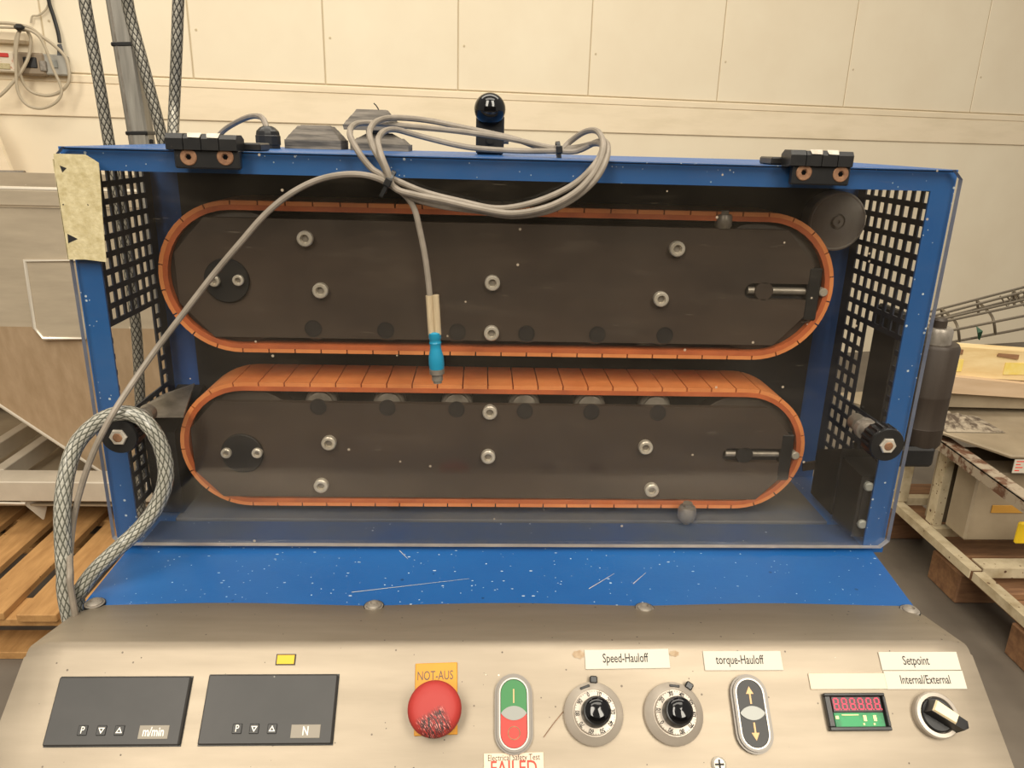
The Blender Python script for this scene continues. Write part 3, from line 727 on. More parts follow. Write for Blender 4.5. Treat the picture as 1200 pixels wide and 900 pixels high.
def dial(px, py, lev, off, label):
    x, y = con(px, py, .004); fr = CF @ Matrix.Translation((x, y, 0))
    d = MB(fr).lathe([(.0206, 0), (.0206, .0030), (.0196, .0042), (.0152, .0075), (.0150, .0068), (.0144, .0068), (.0140, .0100), (.0095, .0106), (0, .0106)], n=56)
    d = lab(d.build('dial', M['alu'], co), label)
    tk = MB(fr)
    for k in range(10):
        a = -2*PI*k/10+off; r = .0121
        f = fr.inverted() @ fr @ Matrix.Rotation(a, 4, 'Z') @ Matrix.Translation((0, r, .01062))
        tk.text(str(k*10) if k else '0', .0042, f @ Matrix.Rotation(0, 4, 'Z'), .8, .00004, weight=.00004)
        for j in range(5):
            b = a+2*PI*j/50; l = .0012 if j == 0 else .0007
            tk.box((-.00012, .0142-.0010, .0100), (.00012, .0142-.0010+l, .01035), 0, Matrix.Rotation(b, 4, 'Z'))
    tk.build('dial_scale', M['ink'], d)
    kf = fr
    kn = MB(kf).lathe([(.0100, .0105), (.0098, .018), (.0092, .0205), (.0082, .0210)], n=40).build('dial_knob', M['blackp'], d)
    MB(kf).lathe([(.0084, .0205), (.0083, .0218), (.0070, .0232), (.0045, .0241), (0, .0245)], n=40).build('dial_cap', M['blackg'], d)
    wf = fr @ Matrix.Rotation(lev[1], 4, 'Z')
    w = MB(wf); w.box((-.0036, .0168, .0052), (.0036, .0186, .0066), .0004); w.build('turns_window', M['meterkey'], d)
    lf = fr @ Matrix.Rotation(lev[0], 4, 'Z')
    MB(lf).box((-.0027, .0195, .0015), (.0027, .0245, .0050), .0008).build('lock_lever', M['blackp'], d)
dial(696, 836, (-.05, .32), .35, 'silver ten turn dial with black knob, under the Speed-Hauloff tag')
dial(790, 836, (-.62, -.10), 2.1, 'silver ten turn dial with black knob, lever turned to the upper right')

def tag_plate(x0, y0, x1, y1, lines, label, size, rot=0, nm='name_tag', mt='label'):
    a = con(x0, y1); b = con(x1, y0); w, h = b[0]-a[0], b[1]-a[1]; x, y = (a[0]+b[0])/2, (a[1]+b[1])/2
    fr = CF @ Matrix.Translation((x, y, 0)) @ Matrix.Rotation(rot, 4, 'Z')
    t = MB(fr).box((-w/2, -h/2, 0), (w/2, h/2, .0009), .0002).build(nm, M[mt], co)
    if label: lab(t, label)
    for s, dx, dy in lines:
        MB(fr).text(s, size, Matrix.Translation((dx, dy, .00095)), .66, .00004, weight=.00006).build('lettering', M['ink'], t)
    return fr, t
tag_plate(686, 761, 783, 784, [('Speed-Hauloff', -.0015, .0004)], 'white tag reading Speed-Hauloff', .0088, .012)
tag_plate(826, 763, 914, 786, [('torque-Hauloff', -.0025, .0004)], 'white tag reading torque-Hauloff', .0088)
tag_plate(1033.5, 764, 1120, 785.6, [('Setpoint', -.0030, .0000)], 'white tag reading Setpoint', .0088)
tag_plate(1039.5, 786.2, 1127, 808, [('Internal/External', 0, .0)], 'white tag reading Internal/External', .0084)
tag_plate(950, 789, 1035, 808, [], 'faded blank label strip', .008, 0, 'blank_tag', 'ghost')
fr, stk = tag_plate(567, 882, 637, 930, [], 'translucent test sticker reading FAILED in red', .008, .015, 'test_sticker', 'sticker')
a = con(602, 888); f2 = CF @ Matrix.Translation((a[0], a[1], .00098)) @ Matrix.Rotation(.015, 4, 'Z')
MB(f2).text('Electrical Safety Test', .0054, Matrix(), .78, .00004).build('lettering', M['ink'], stk)
a = con(602, 901); f2 = CF @ Matrix.Translation((a[0], a[1], .00098)) @ Matrix.Rotation(.015, 4, 'Z')
MB(f2).text('FAILED', .0128, Matrix(), .80, .00004, weight=.00012).build('lettering', M['redink'], stk)

# counter with a bare circuit board
q = [con(x, y, .002) for x, y in ((963, 813), (1039, 811), (1047, 857), (966, 857))]
mx = sum(a for a, b in q)/4; my = sum(b for a, b in q)/4; w, h = .0440, .0245
kf = CF @ Matrix.Translation((mx, my, 0)); t = .0032
k = MB(kf)
for lo, hi in (((-w/2, -h/2, 0), (w/2, -h/2+.0026, .0042)), ((-w/2, h/2-.002, 0), (w/2, h/2, .0042)), ((-w/2, -h/2+.0026, 0), (-w/2+.0042, h/2-.002, .0042)), ((w/2-.0022, -h/2+.0026, 0), (w/2, h/2-.002, .0042))): k.box(lo, hi, .0005)
ct = lab(k.box((-w/2+.001, -h/2+.001, 0), (w/2-.001, h/2-.001, .0006)).build('counter', M['blackp'], co), 'small open counter with red digits over a green circuit board')
MB(kf).box((-.0165, -.0000, .0006), (.0190, .0100, .0022), .0003).build('digit_window', M['digit_bg'], ct)
MB(kf).box((-.0165, -.0100, .0006), (.0190, -.0004, .0016), .0002).build('circuit_board', M['pcb'], ct)
seg = MB(kf)
def bar(x0, y0, x1, y1): seg.box((min(x0, x1), min(y0, y1), .0022), (max(x0, x1), max(y0, y1), .0024))
for i in range(6):
    c0 = -.0136+.0059*i; a, hh, tt = .0016, .0036, .00042; yc = .0052
    for dy in (-hh, 0, hh): bar(c0-a+.0003, yc+dy-tt, c0+a-.0003, yc+dy+tt)
    for sx in (-1, 1):
        for sy in (0, 1):
            bar(c0+sx*a-tt, yc+(sy-1)*hh+.0004, c0+sx*a+tt, yc+sy*hh-.0004)
    bar(c0+a+.0007, yc-hh-tt, c0+a+.0014, yc-hh+tt)
seg.build('red_digits', M['digit'], ct)
sm = MB(kf)
for x0, y0, x1, y1 in ((-.0158, -.0045, -.0136, -.0025), (.0040, -.0060, .0062, -.0022), (.0112, -.0060, .0134, -.0022), (.0030, -.0085, .0042, -.0073), (.0104, -.0085, .0116, -.0073), (-.011, -.0022, .001, -.0016)): sm.box((x0, y0, .0015), (x1, y1, .0021))
sm.build('solder_pads', M['gold'], ct)

# selector switch
x, y = con(1098, 838, .004); sf = CF @ Matrix.Translation((x, y, 0))
r = MB(sf).lathe([(.0155, 0), (.0155, .0045), (.0146, .0056), (.0122, .0058), (.0116, .0045), (.0116, .0025), (0, .0025)], n=48)
sw = lab(r.build('selector_switch', M['alu'], co), 'grey ringed rotary selector with ivory lever')
hf = sf @ Matrix.Translation((0, .0005, 0)) @ Matrix.Rotation(-.60, 4, 'Z')
MB(sf).lathe([(.0114, .002), (.0112, .0055), (.0104, .0062), (0, .0062)], n=36).build('selector_core', M['blackp'], sw)
MB(hf).hull([(-.0095, -.0050, .005), (-.0095, .0050, .005), (.0150, -.0045, .005), (.0150, .0045, .005), (-.0085, -.0042, .0155), (-.0085, .0042, .0155), (.0150, -.0034, .0150), (.0150, .0034, .0150), (.018, 0, .008), (.0175, 0, .014)]).build('selector_lever', M['blackp'], sw)
lab(MB(hf).hull([(-.0085, -.0040, .0150), (-.0085, .0044, .0150), (.0085, -.0034, .0150), (.0085, .0040, .0150), (-.0078, -.0032, .0176), (-.0078, .0036, .0176), (.0076, -.0026, .0172), (.0076, .0030, .0172)]).build('lever_inlay', M['seloff'], sw), 'ivory inlay on the lever')
# hair scratches on the table and a thread on the console
def scratch(p, q, w, nm, m, par):
    p, q = V(p), V(q); d = (q-p).normalized().cross(V((0, 0, 1)))*w
    return MB().add([p-d, q-d*.4, q+d*.4, p+d], [(0, 1, 2, 3)]).build(nm, m, par)
for a, b in (((412, 694), (550, 678)), ((468, 645), (478, 655)), ((690, 690), (720, 672)), ((742, 684), (757, 671))):
    scratch(atz(*a, B+.0002), atz(*b, B+.0002), .0003, 'paint_scratch', M['label'], hs)
a, b = con(637, 864), con(660, 834)
MB(CF).tube([(a[0], a[1], .0006), ((a[0]+b[0])/2, (a[1]+b[1])/2+.0004, .0012), (b[0], b[1], .0006)], .00025, 5).build('thread', M['rust'], co)
st_ = M['rustyrail']
for px, py, w, h in ((678, 767, .0055, .0035), (790, 766, .0045, .0025)):
    x, y = con(px, py)
    MB(CF @ Matrix.Translation((x, y, .0001))).prism([(w*(.8+.12*math.sin(7*t+px))*math.cos(t), h*(.8+.15*math.cos(5*t))*math.sin(t)) for t in [2*PI*k/14 for k in range(14)]], 0, .0002).build('glue_residue', M['glue'], co)

# ------------------------------------------------------------------ things on top of the housing
def A(*pts): return [at(x, y, Y) for x, y, Y in pts]
# black ball lever
p = at(574, 162, .115); bx = p.x
lv = thing('clamp_lever', (bx, .115, T), 'black lever post with a glossy ball knob on top of the blue housing', 'lever')
zt = at(574, 128, .10).z
MB().box((bx-.0125, .10, T), (bx+.0125, .128, zt-.004), .002).cyl((bx, .098, zt-.026), (bx, .1005, zt-.026), .0032, n=16).build('lever_post', M['blackp'], lv)
MB(axis_frame((bx-.0005, .0985, zt), (0, -1, 0))).lathe([(.0085, -.02)] + [(.0138*math.sin(a), .0138*-math.cos(a)) for a in [PI*(.15+.85*k/16) for k in range(16)]] + [(0, .0138)], n=32).build('ball_knob', M['blackg'], lv)
MB().cyl((bx+.0125, .112, zt-.026), (bx+.017, .112, zt-.026), .003, n=12).build('stop_pin', M['steelw'], lv)
# dusty rubber buffers behind the housing
def buffer(name, px, pyb, levels, Y, label):
    b = at(px, pyb, Y); k = (at(px+10, pyb, Y).x-b.x)/10
    zb = min(b.z, T)
    r = thing(name, (b.x, Y, zb), label, 'rubber buffer', 'rubber buffers behind the machine')
    m = MB()
    for (ya, wa, yb, wb, sh) in levels:
        za, zc = at(px, ya, Y).z, at(px, yb, Y).z; wa *= k; wb *= k; s = sh*k
        if ya >= pyb: za = zb
        m.hull([(b.x+s+sx*wa, Y+sy*wa*.8, za) for sx in (-1, 1) for sy in (-1, 1)] + [(b.x+s+sx*wb, Y+sy*wb*.8, zc) for sx in (-1, 1) for sy in (-1, 1)])
    m.build('buffer_body', M['bellow'], r, 20)
    return r
buffer('rubber_buffer', 372, 172, [(172, 32, 164, 32, 0), (164, 31, 158, 27, 0), (158, 26.5, 152, 22, 0), (152, 21.5, 148, 18.5, 0), (148, 16, 147, 15, 0)], .165, 'low dusty grey stepped rubber buffer to the right of the black gland')
b2 = buffer('rubber_buffer', 446, 176, [(176, 33, 169, 33, 2), (169, 32, 162, 25, 1), (162, 23, 156, 13, 0), (156, 12, 153, 12, -3), (153, 30, 147, 31, -8), (147, 30, 142, 27, -8), (142, 26.5, 136, 22, -8), (136, 21.5, 129, 16.5, -8)], .165, 'tall double dusty grey rubber buffer behind the coiled cable')
MB().tube(spline(A((444, 129, .165), (441, 124, .165), (438, 121, .165))), .0006, 6).build('stray_wire', M['blackp'], b2)
# black cable gland with its own short cable
g = at(314, 160, .12)
gl = thing('cable_gland', (g.x, .12, T), 'black threaded cable gland beside the left hinge with a short grey cable', 'cable gland')
MB(Matrix.Translation((g.x, .12, T))).lathe([(.0105, 0), (.0105, .003), (.0112, .0035), (.0112, .011), (.0105, .0118), (.0105, .0128), (.0100, .015), (.007, .018), (.004, .0195), (0, .0195)], n=12).build('gland_body', M['blackp'], gl, 20)
MB().tube(spline([(g.x, .12, T+.016)] + A((308, 139, .13), (298, 136, .145), (284, 140, .165), (266, 150, .19), (255, 160, .2))), .0026, 8).build('gland_cable', M['cable'], gl)

# ------------------------------------------------------------------ grey sensor cable: connector, drop, three loops, long sweep to the left
r = .0024
cp = [(504, 352, -.010), (502, 330, -.010), (498, 300, -.010), (492, 270, -.010), (486, 246, -.010), (476, 230, -.011), (458, 216, -.013), (447, 205, -.013)]
loopA = [(435, 197, -.012), (420, 178, -.011), (410, 157, .0), (416, 146, .03), (436, 144, .05), (480, 148, .06), (540, 154, .066), (600, 163, .066), (640, 172, .06), (660, 174, .055), (680, 172, .05), (698, 168, .036), (706, 172, .012), (699, 190, -.0085), (678, 212, -.0105), (650, 228, -.0105), (615, 240, -.0105), (580, 244, -.0105), (540, 236, -.0105), (500, 226, -.0105), (470, 214, -.0105), (456, 206, -.0105)]
loopB = [(447, 190, -.0105), (437, 172, -.008), (433, 154, .006), (442, 142, .035), (462, 138, .055), (500, 141, .072), (540, 149, .075), (600, 162, .075), (635, 174, .070), (656, 176, .055), (668, 166, .055), (684, 155, .045), (698, 153, .030), (706, 163, .010), (706, 180, -.0085), (694, 205, -.013), (672, 227, -.0165), (640, 243, -.0165), (600, 250, -.0165), (560, 244, -.0165), (520, 235, -.0165), (485, 228, -.0165), (462, 220, -.0165)]
loopC = [(454, 200, -.0165), (446, 180, -.0135), (443, 164, .0), (450, 154, .025), (464, 152, .045), (490, 159, .056), (530, 169, .060), (560, 174, .060), (610, 177, .058), (650, 177, .050), (676, 177, .047), (700, 166, .038), (711, 168, .014), (711, 185, -.0095), (698, 210, -.0130), (672, 233, -.0110), (640, 248, -.0105), (600, 253, -.0105), (560, 247, -.0105), (520, 242, -.0105), (486, 233, -.0110), (466, 222, -.0110)]
tail = [(440, 208, -.0165), (410, 204, -.0145), (375, 210, -.010), (342, 226, -.010), (312, 250, -.010), (282, 284, -.010), (250, 322, -.010), (216, 366, -.012), (184, 408, -.016), (156, 448, -.030), (134, 482, -.048), (114, 520, -.055), (100, 556, -.058), (88, 600, -.060), (83, 640, -.065), (82, 668, -.090), (84, 695, -.096)]
def AB(l): return [at(*q) for q in l]
e0 = at(512, 400, -.010)
sc = thing('sensor_cable', tuple(at(455, 216, -.01)), 'grey sensor cable coiled over the top edge, ending in a blue plug before the belts', 'cable')
pts = AB(cp+loopA+loopB+loopC+tail); q = pts[-1]; pts += [V((q.x, q.y, .90)), V((q.x, q.y+.002, .80))]
MB().tube(spline(pts, 5), r, 9).build('cable_run', M['cable'], sc)
# plug: marker sleeve, blue body, knurled steel nut
pa, pb = at(507, 352, -.010), at(513, 450, -.010); ax = (pb-pa).normalized(); L = (pb-pa).length
fr = axis_frame(pa, ax)
a, b = at(507, 346, -.010), at(510, 392, -.010)
sl = MB(axis_frame(a, b-a, (0, -1, 0))); ll = (b-a).length
for dx in (-.0028, .0022): sl.add(*[[(dx+.0029*math.cos(t), .0033*math.sin(t), z) for z in (0, ll) for t in [2*PI*k/12 for k in range(12)]], [(k, (k+1) % 12, 12+(k+1) % 12, 12+k) for k in range(12)] + [list(range(12))[::-1], list(range(12, 24))]])
lab(sl.build('marker_sleeve', M['sleeve'], sc), 'beige clear marker sleeve')
k0 = (at(510, 390, -.010)-pa).length; k1 = (at(512, 432, -.010)-pa).length; q = k1-k0
pl = MB(fr).lathe([(.0036, k0-.001), (.0050, k0), (.0051, k0+.15*q), (.0045, k0+.18*q), (.0045, k0+.24*q), (.0050, k0+.27*q), (.0044, k0+.33*q), (.0046, k0+.45*q), (.0061, k0+.65*q), (.0064, k0+.85*q), (.0060, k1-.0002), (.004, k1)], n=26)
pl = lab(pl.build('plug', M['blueplug'], sc), 'bright blue moulded plug')
MB(fr).lathe([(.0050, k1-.0004), (.0062, k1), (.0062, k1+.0042), (.0052, k1+.0046), (.0046, k1+.0052), (.0046, k1+.0100), (.0036, k1+.0104), (.0036, k1+.0122), (0, k1+.0122)], n=24).build('threaded_nut', M['steelw'], pl)
def tie(c, ax, r1, r2, tail_dir):
    fr = axis_frame(c, ax, (0, -1, 0)); m = MB(fr); w = .0016; n = 20
    o = [(r1*math.cos(2*PI*k/n), r2*math.sin(2*PI*k/n)) for k in range(n)]; i = [(x*.86, y*.86) for x, y in o]
    vs = [(x, y, z) for z in (-w, w) for pl in (o, i) for x, y in pl]; fs = []
    for k in range(n):
        k2 = (k+1) % n; fs += [(k, k2, n+k2, n+k), (2*n+k, 2*n+k2, 3*n+k2, 3*n+k), (k, k2, 2*n+k2, 2*n+k), (n+k, n+k2, 3*n+k2, 3*n+k)]
    m.add(vs, fs); m.box((-.003, r2*.9, -.0026), (.003, r2+.003, .0026), .0006)
    m.box((r1*-.2, r2+.0005, -.0014), (r1*-.2-.010, r2+.0015, .0014))
    return m.build('cable_tie', M['blackp'], sc)
tie(at(456, 213, -.012), at(474, 222, -.012)-at(440, 203, -.012), .0092, .0075, 1)
tie(at(654, 175, .057), at(674, 172, .057)-at(634, 176, .057), .0066, .0085, 1)

# ------------------------------------------------------------------ braided hose loop round the left knob
hp = [(76, 672, -.078), (74, 640, -.072), (73, 600, -.066), (77, 560, -.056), (88, 524, -.046), (108, 500, -.040), (133, 486, -.037), (158, 486, -.036), (178, 503, -.038), (191, 530, -.038), (194, 562, -.040), (183, 594, -.044), (163, 620, -.050), (136, 645, -.058), (112, 668, -.064), (97, 688, -.068)]
hw = AB(hp); ha_, hb_ = at(78, 704, -.080), at(90, 706, -.066)
hw = [V((ha_.x+.004, -.080, .80)), V((ha_.x+.002, -.080, .89)), ha_] + hw + [hb_, V((min(hb_.x, -.3515), -.058, .90)), V((-.353, -.055, .80))]
tag(MB().tube(spline(hw, 7), .0062, 16).build('braided_hose', M['hose']), 'clear braided hose with grey mesh looped around the left knob', 'hose')

# ------------------------------------------------------------------ steel braided hoses and pole behind the machine
hz = 'steel braided hoses behind the housing'
def vert(x0, Y, px, py):
    p = at(px, py, Y); return p
h1 = [at(90, -60, .30), at(99, 0, .30), at(115, 90, .30), at(127, 163, .30), at(143, 260, .30), at(158, 370, .30), at(163, 440, .30), at(165, 520, .30), at(164, 640, .30)]
tag(MB().tube(spline(h1, 6), .0062, 14).build('steel_hose', M['hosemetal']), 'steel braided hose left of the aluminium pole, running down past the housing', 'hose', hz)
h2 = [at(134, -70, .30), at(145, -20, .31), at(153, 20, .315), at(165, 65, .315), at(177, 110, .315), at(189, 158, .315), at(196, 200, .315), at(200, 300, .30), at(200, 420, .30)]
tag(MB().tube(spline(h2, 6), .0062, 14).build('steel_hose', M['hosemetal']), 'slanting steel braided hose hugging the right side of the aluminium pole', 'hose', hz)
h3 = [at(211, -60, .26), at(209, 0, .26), at(207, 60, .26), at(204, 130, .26), at(203, 160, .24), at(205, 178, .235), at(206, 240, .235)]
tag(MB().tube(spline(h3, 6), .0058, 14).build('steel_hose', M['hosemetal']), 'steel braided hose ending behind the left hinge', 'hose', hz)
p0, p1 = at(134, -40, .335), at(166, 163, .335); d = (p1-p0).normalized(); pe = p1+d*((p1.z-.15)/-d.z)
po = thing('support_pole', (pe.x, pe.y, 0), 'aluminium profile pole with black cable ties behind the housing top left corner', 'pole')
pf = axis_frame(pe, p0-pe, (0, -1, 0)); PL = (p0-pe).length
MB(pf).hull([(x, y, z) for z in (-.14, PL) for x, y in ((-.0115, -.009), (-.0115, .009), (-.009, .0115), (.009, .0115), (.0115, .009), (.0115, -.009), (.009, -.0115), (-.009, -.0115))]).build('pole_profile', M['alup'], po)
slt = MB(pf)
slt.box((.0055, .0112, .05), (.0075, .0118, PL-.01)); slt.build('pole_groove', M['steelw'], po)
for px, py in ((148, 53), (165, 156)):
    z = (at(px, py, .335)-pe).dot((p0-pe).normalized())
    t = MB(pf)
    t.box((-.0125, -.0125, z-.0022), (.0125, .0125, z+.0022), .001); t.box((-.0155, .004, z-.012), (-.0118, .008, z-.007), .0006)
    t.build('cable_tie', M['blackp'], po)

# ------------------------------------------------------------------ pneumatic cylinder outside the right wall
cxp = at(1087, 440, .075); X0, Y0 = cxp.x+.0005, .075; R = .0225
zt, zb = at(1091, 401, Y0).z, at(1091, 519, Y0).z
ac = thing('air_cylinder', (X0, Y0, zb-.02), 'dark bronze pneumatic cylinder with silver cap outside the right edge of the guard', 'cylinder')
cf = Matrix.Translation((X0, Y0, 0))
MB(cf).lathe([(R*.9, zb), (R, zb+.004), (R, zb+.020), (R*1.015, zb+.021), (R, zb+.022), (R, zb+.052), (R*1.01, zb+.053), (R, zb+.054), (R, zt-.003), (R*.93, zt), (R*.5, zt)], n=32).build('barrel', M['brassrod'], ac)
MB(cf).lathe([(R*.62, zt-.002), (R*.62, zt+.012), (R*.55, zt+.015), (0, zt+.015)], n=28).build('cap', M['steelw'], ac)
MB(cf).lathe([(R*.33, zt+.013), (R*.33, zt+.022), (R*.26, zt+.024), (0, zt+.024)], n=16).build('rod_end', M['brassrod'], ac)
MB().box((HX+.004, .058, 1.015), (HX+.012, .102, 1.172), .002).build('mounting_plate', M['dark'], ac)
bz = at(1090, 533, .06).z
MB().box((HX+.001, .052, bz-.0105), (at(1097, 533, .052).x, .105, bz+.0105), .003).cyl((X0, Y0, bz+.01), (X0, Y0, zb+.001), R*.7).build('mounting_bracket', M['dark'], ac)

# ------------------------------------------------------------------ left background: wall sockets and cables
def W3(px, py, off=0): x, y = wl(px, py, off); return V((x, y, off))
def wbox(x0, y0, x1, y1, d, bev=.004):
    a = wl(x0, y1, d/2); b = wl(x1, y0, d/2); return (a[0], a[1], 0), (b[0], b[1], d)
def wthing(name, px, py, label, cat): x, y = wl(px, py); return thing(name, tuple(WO+WX*x+V((0, 0, y))), label, cat)
t = wthing('wall_socket', 8, 84, 'cream and red socket box on the wall at the left picture edge', 'socket')
lo, hi = wbox(-14, 61, 18, 84, .06); MB(WF).box(lo, hi, .006).build('socket_body', M['socket'], t)
lo, hi = wbox(-6, 63, 12, 67, .064); MB(WF).box(lo, hi, .002).build('red_switch', M['redbtn'], t)
lo, hi = wbox(-8, 75, 14, 81, .064); MB(WF).box(lo, hi, .002).build('faceplate', M['tape'], t)
t = wthing('wall_socket', 37, 88, 'brown wall socket box with a dark square opening, between two lighter boxes', 'socket')
lo, hi = wbox(22, 63, 53, 88, .07); MB(WF).box(lo, hi, .008).build('socket_body', M['socketbrown'], t)
lo, hi = wbox(31, 68, 45, 80, .074); MB(WF).box(lo, hi, .003).build('socket_opening', M['blackp'], t)
lo, hi = wbox(18, 66, 26, 84, .05); MB(WF).box(lo, hi, .003).build('side_flap', M['blackp'], t)
t = wthing('wall_switch', 67, 88, 'grey wall switch box below the dark power plug', 'switch')
lo, hi = wbox(54, 65, 79, 88, .06); MB(WF).box(lo, hi, .005).build('switch_body', M['socketgrey'], t)
lo, hi = wbox(64, 71, 69, 80, .066); MB(WF).box(lo, hi, .002).build('rocker', M['lens'], t)
lo, hi = wbox(50, 72, 56, 84, .075); MB(WF).box(lo, hi, .003).build('cable_clamp', M['steelw'], t)
t = wthing('power_cord', 71, 63, 'dark power cord with moulded plug hanging down the wall', 'power cord')
MB(WF).tube(spline([W3(55, -30, .03), W3(57, 0, .03), W3(63, 20, .03), W3(68, 38, .035), W3(70, 50, .04)], 6), .008, 8).build('cord', M['blackp'], t)
MB(WF).hull([W3(67, 52, .025), W3(72, 51, .025), W3(67, 52, .05), W3(72, 51, .05), W3(67, 65, .02), W3(76, 65, .02), W3(67, 65, .06), W3(76, 65, .06)]).build('cord_plug', M['blackp'], t)
tag(MB(WF).tube(spline([W3(57, 4, .02), W3(53, 12, .02), W3(45, 18, .02), W3(38, 19, .02), W3(36, 27, .02)], 6), .004, 6).build('thin_wire', M['cablew']), 'thin beige wire beside the dark power cord on the wall', 'wire')
t = wthing('cable_coil', 40, 80, 'beige cable hanging in loops in front of the wall sockets', 'cable')
cl = [(-20, 27), (5, 27), (22, 29), (36, 33), (48, 42), (62, 52), (76, 66), (81, 82), (80, 97), (70, 108), (55, 112), (38, 108), (28, 98), (22, 82), (18, 62), (20, 42), (28, 33), (36, 45), (34, 65), (26, 82), (14, 98), (0, 112), (-20, 124)]
MB(WF).tube(spline([W3(x, y, .10+.012*math.sin(i)) for i, (x, y) in enumerate(cl)], 6), .0068, 8).build('cable_run', M['cablew'], t)
c2 = [(-20, 32), (8, 32), (30, 34), (45, 42), (54, 58), (62, 80), (70, 98), (72, 110), (64, 121), (48, 127), (32, 123), (22, 110), (19, 90), (19, 60), (22, 38)]
MB(WF).tube(spline([W3(x, y, .13) for x, y in c2], 6), .006, 8).build('cable_run', M['cablew'], t)
MB(WF).box(W3(21, 37, .09), W3(27, 28, .15), .01).build('cable_tie', M['blackp'], t)
t = wthing('cable_duct', 10, 45, 'short white cable duct on the wall above the cream socket', 'cable duct')
lo, hi = wbox(-40, 36, 34, 48, .05); MB(WF).box(lo, hi, .012).build('duct', M['wall2'], t)

# ------------------------------------------------------------------ left background: hopper on its frame, pallet underneath
HY = 1.50
z_rim, z_l1, z_bot = at(30, 222, HY).z, at(30, 243, HY).z, at(30, 383, HY).z
xl, xr = at(-230, 380, HY).x, at(330, 380, HY).x
hp = thing('hopper', ((xl+xr)/2, HY+.4, .42), 'brushed stainless hopper with a welded square hatch on an aluminium frame, behind the machine', 'hopper')
HB = HY+.75
m = MB().box((xl, HY, z_bot), (xr, HY+.003, z_l1)).box((xl, HB-.003, z_bot), (xr, HB, z_rim)).box((xl, HY+.003, z_bot), (xl+.003, HB-.003, z_rim)).box((xr-.003, HY+.003, z_bot), (xr, HB-.003, z_rim))
m.build('hopper_body', M['hoppersteel'], hp)
MB().box((xl-.01, HY-.012, z_l1+.004), (xr+.01, HY+.004, z_rim), .003).build('rim', M['hoppersteel'], hp)
MB().tube([(xl, HY-.006, z_rim+.002), (xr, HY-.006, z_rim+.002)], .006, 8).build('rim_bead', M['weld'], hp)
ftl = V((at(-143, 383, HY).x, HY, z_bot)); fb = at(140, 567, HY+.12); zo = fb.z; xo0, xo1 = fb.x, fb.x+.30
f = MB()
top = [(ftl.x, HY, z_bot), (xr, HY, z_bot), (xr, HB, z_bot), (ftl.x, HB, z_bot)]
bot = [(xo0, HY+.12, zo), (xo1, HY+.12, zo), (xo1, HB-.24, zo), (xo0, HB-.24, zo)]
f.add(top+bot, [(i, (i+1) % 4, 4+(i+1) % 4, 4+i) for i in range(4)])
f.build('funnel', M['hopperfunnel'], hp)
MB().box((xl, HY+.003, z_bot-.002), (ftl.x, HB-.003, z_bot)).build('floor_sheet', M['hopperfunnel'], hp)
e = [V(top[0]), V(bot[0])]
MB().tube(e, .005, 8).build('corner_seam', M['weld'], hp)
hq = [at(x, y, HY-.001) for x, y in ((30, 305), (100, 305), (100, 396), (52, 396), (42, 384))]
ha = lab(MB(frame((0, HY, 0), (1, 0, 0), (0, 0, 1), (0, -1, 0))).prism([(p.x, p.z) for p in hq][::-1], 0, .004).build('hatch', M['hoppersteel'], hp), 'welded square hatch')
MB().tube([p+V((0, -.004, 0)) for p in hq], .0055, 6, closed=True).build('hatch_weld', M['weld'], ha)
# frame: two long beams, a deck and a cross beam
fy = 1.47; zt = at(60, 565, fy).z; zb_ = at(60, 588, fy).z; xb0, xb1 = at(-260, 575, fy).x, at(300, 575, fy).x
fm = thing('support_stand', ((xb0+xb1)/2, fy+.4, .15), 'pale aluminium support frame with a cut leg bracket standing on the wooden pallet', 'frame')
MB().box((xb0, fy, zb_), (xb1, fy+.085, zt), .003).build('cross_beam', M['beam'], fm)
MB().box((xb0, fy+.80, zb_), (xb1, fy+.86, zt), .003).build('cross_beam', M['beam'], fm)
MB().box((xb0, fy+.02, zo-.012), (xb1, fy+.85, zo-.006)).build('deck_sheet', M['dirtysheet'], fm)
for (a, b) in (((0, 519), (31, 497)), ((10, 546), (58, 514))):
    p, q = atz(*a, zt), atz(*b, zt)
    MB().box((p.x-.035, fy+.086, zt-.055), (p.x+.0, fy+.799, zt), .002).build('long_beam', M['beam'], fm)
pw0, pw1 = at(22, 590, fy), at(44, 590, fy); pe = at(33, 609, fy+.03)
MB().hull([(pw0.x, fy+.004, zb_+.002), (pw1.x, fy+.07, zb_+.002), (pw0.x, fy+.009, zb_+.002), (pw1.x, fy+.075, zb_+.002), (pw1.x-.012, fy+.03, pe.z), (pw1.x-.010, fy+.035, pe.z)]).build('leg_bracket', M['beam'], fm)
for x in (xb0+.05, xb1-.1):
    MB().box((x, fy+.005, .146), (x+.06, fy+.065, zb_+.001), .003).build('frame_leg', M['beam'], fm)
    MB().box((x, fy+.80, .146), (x+.06, fy+.86, zb_+.001), .003).build('frame_leg', M['beam'], fm)
MB().tube([at(-60, 591, fy-.002), at(-20, 589, fy-.002), at(20, 590, fy-.002), at(30, 590, fy-.002)], .004, 6).build('weld_bead', M['weld'], fm)
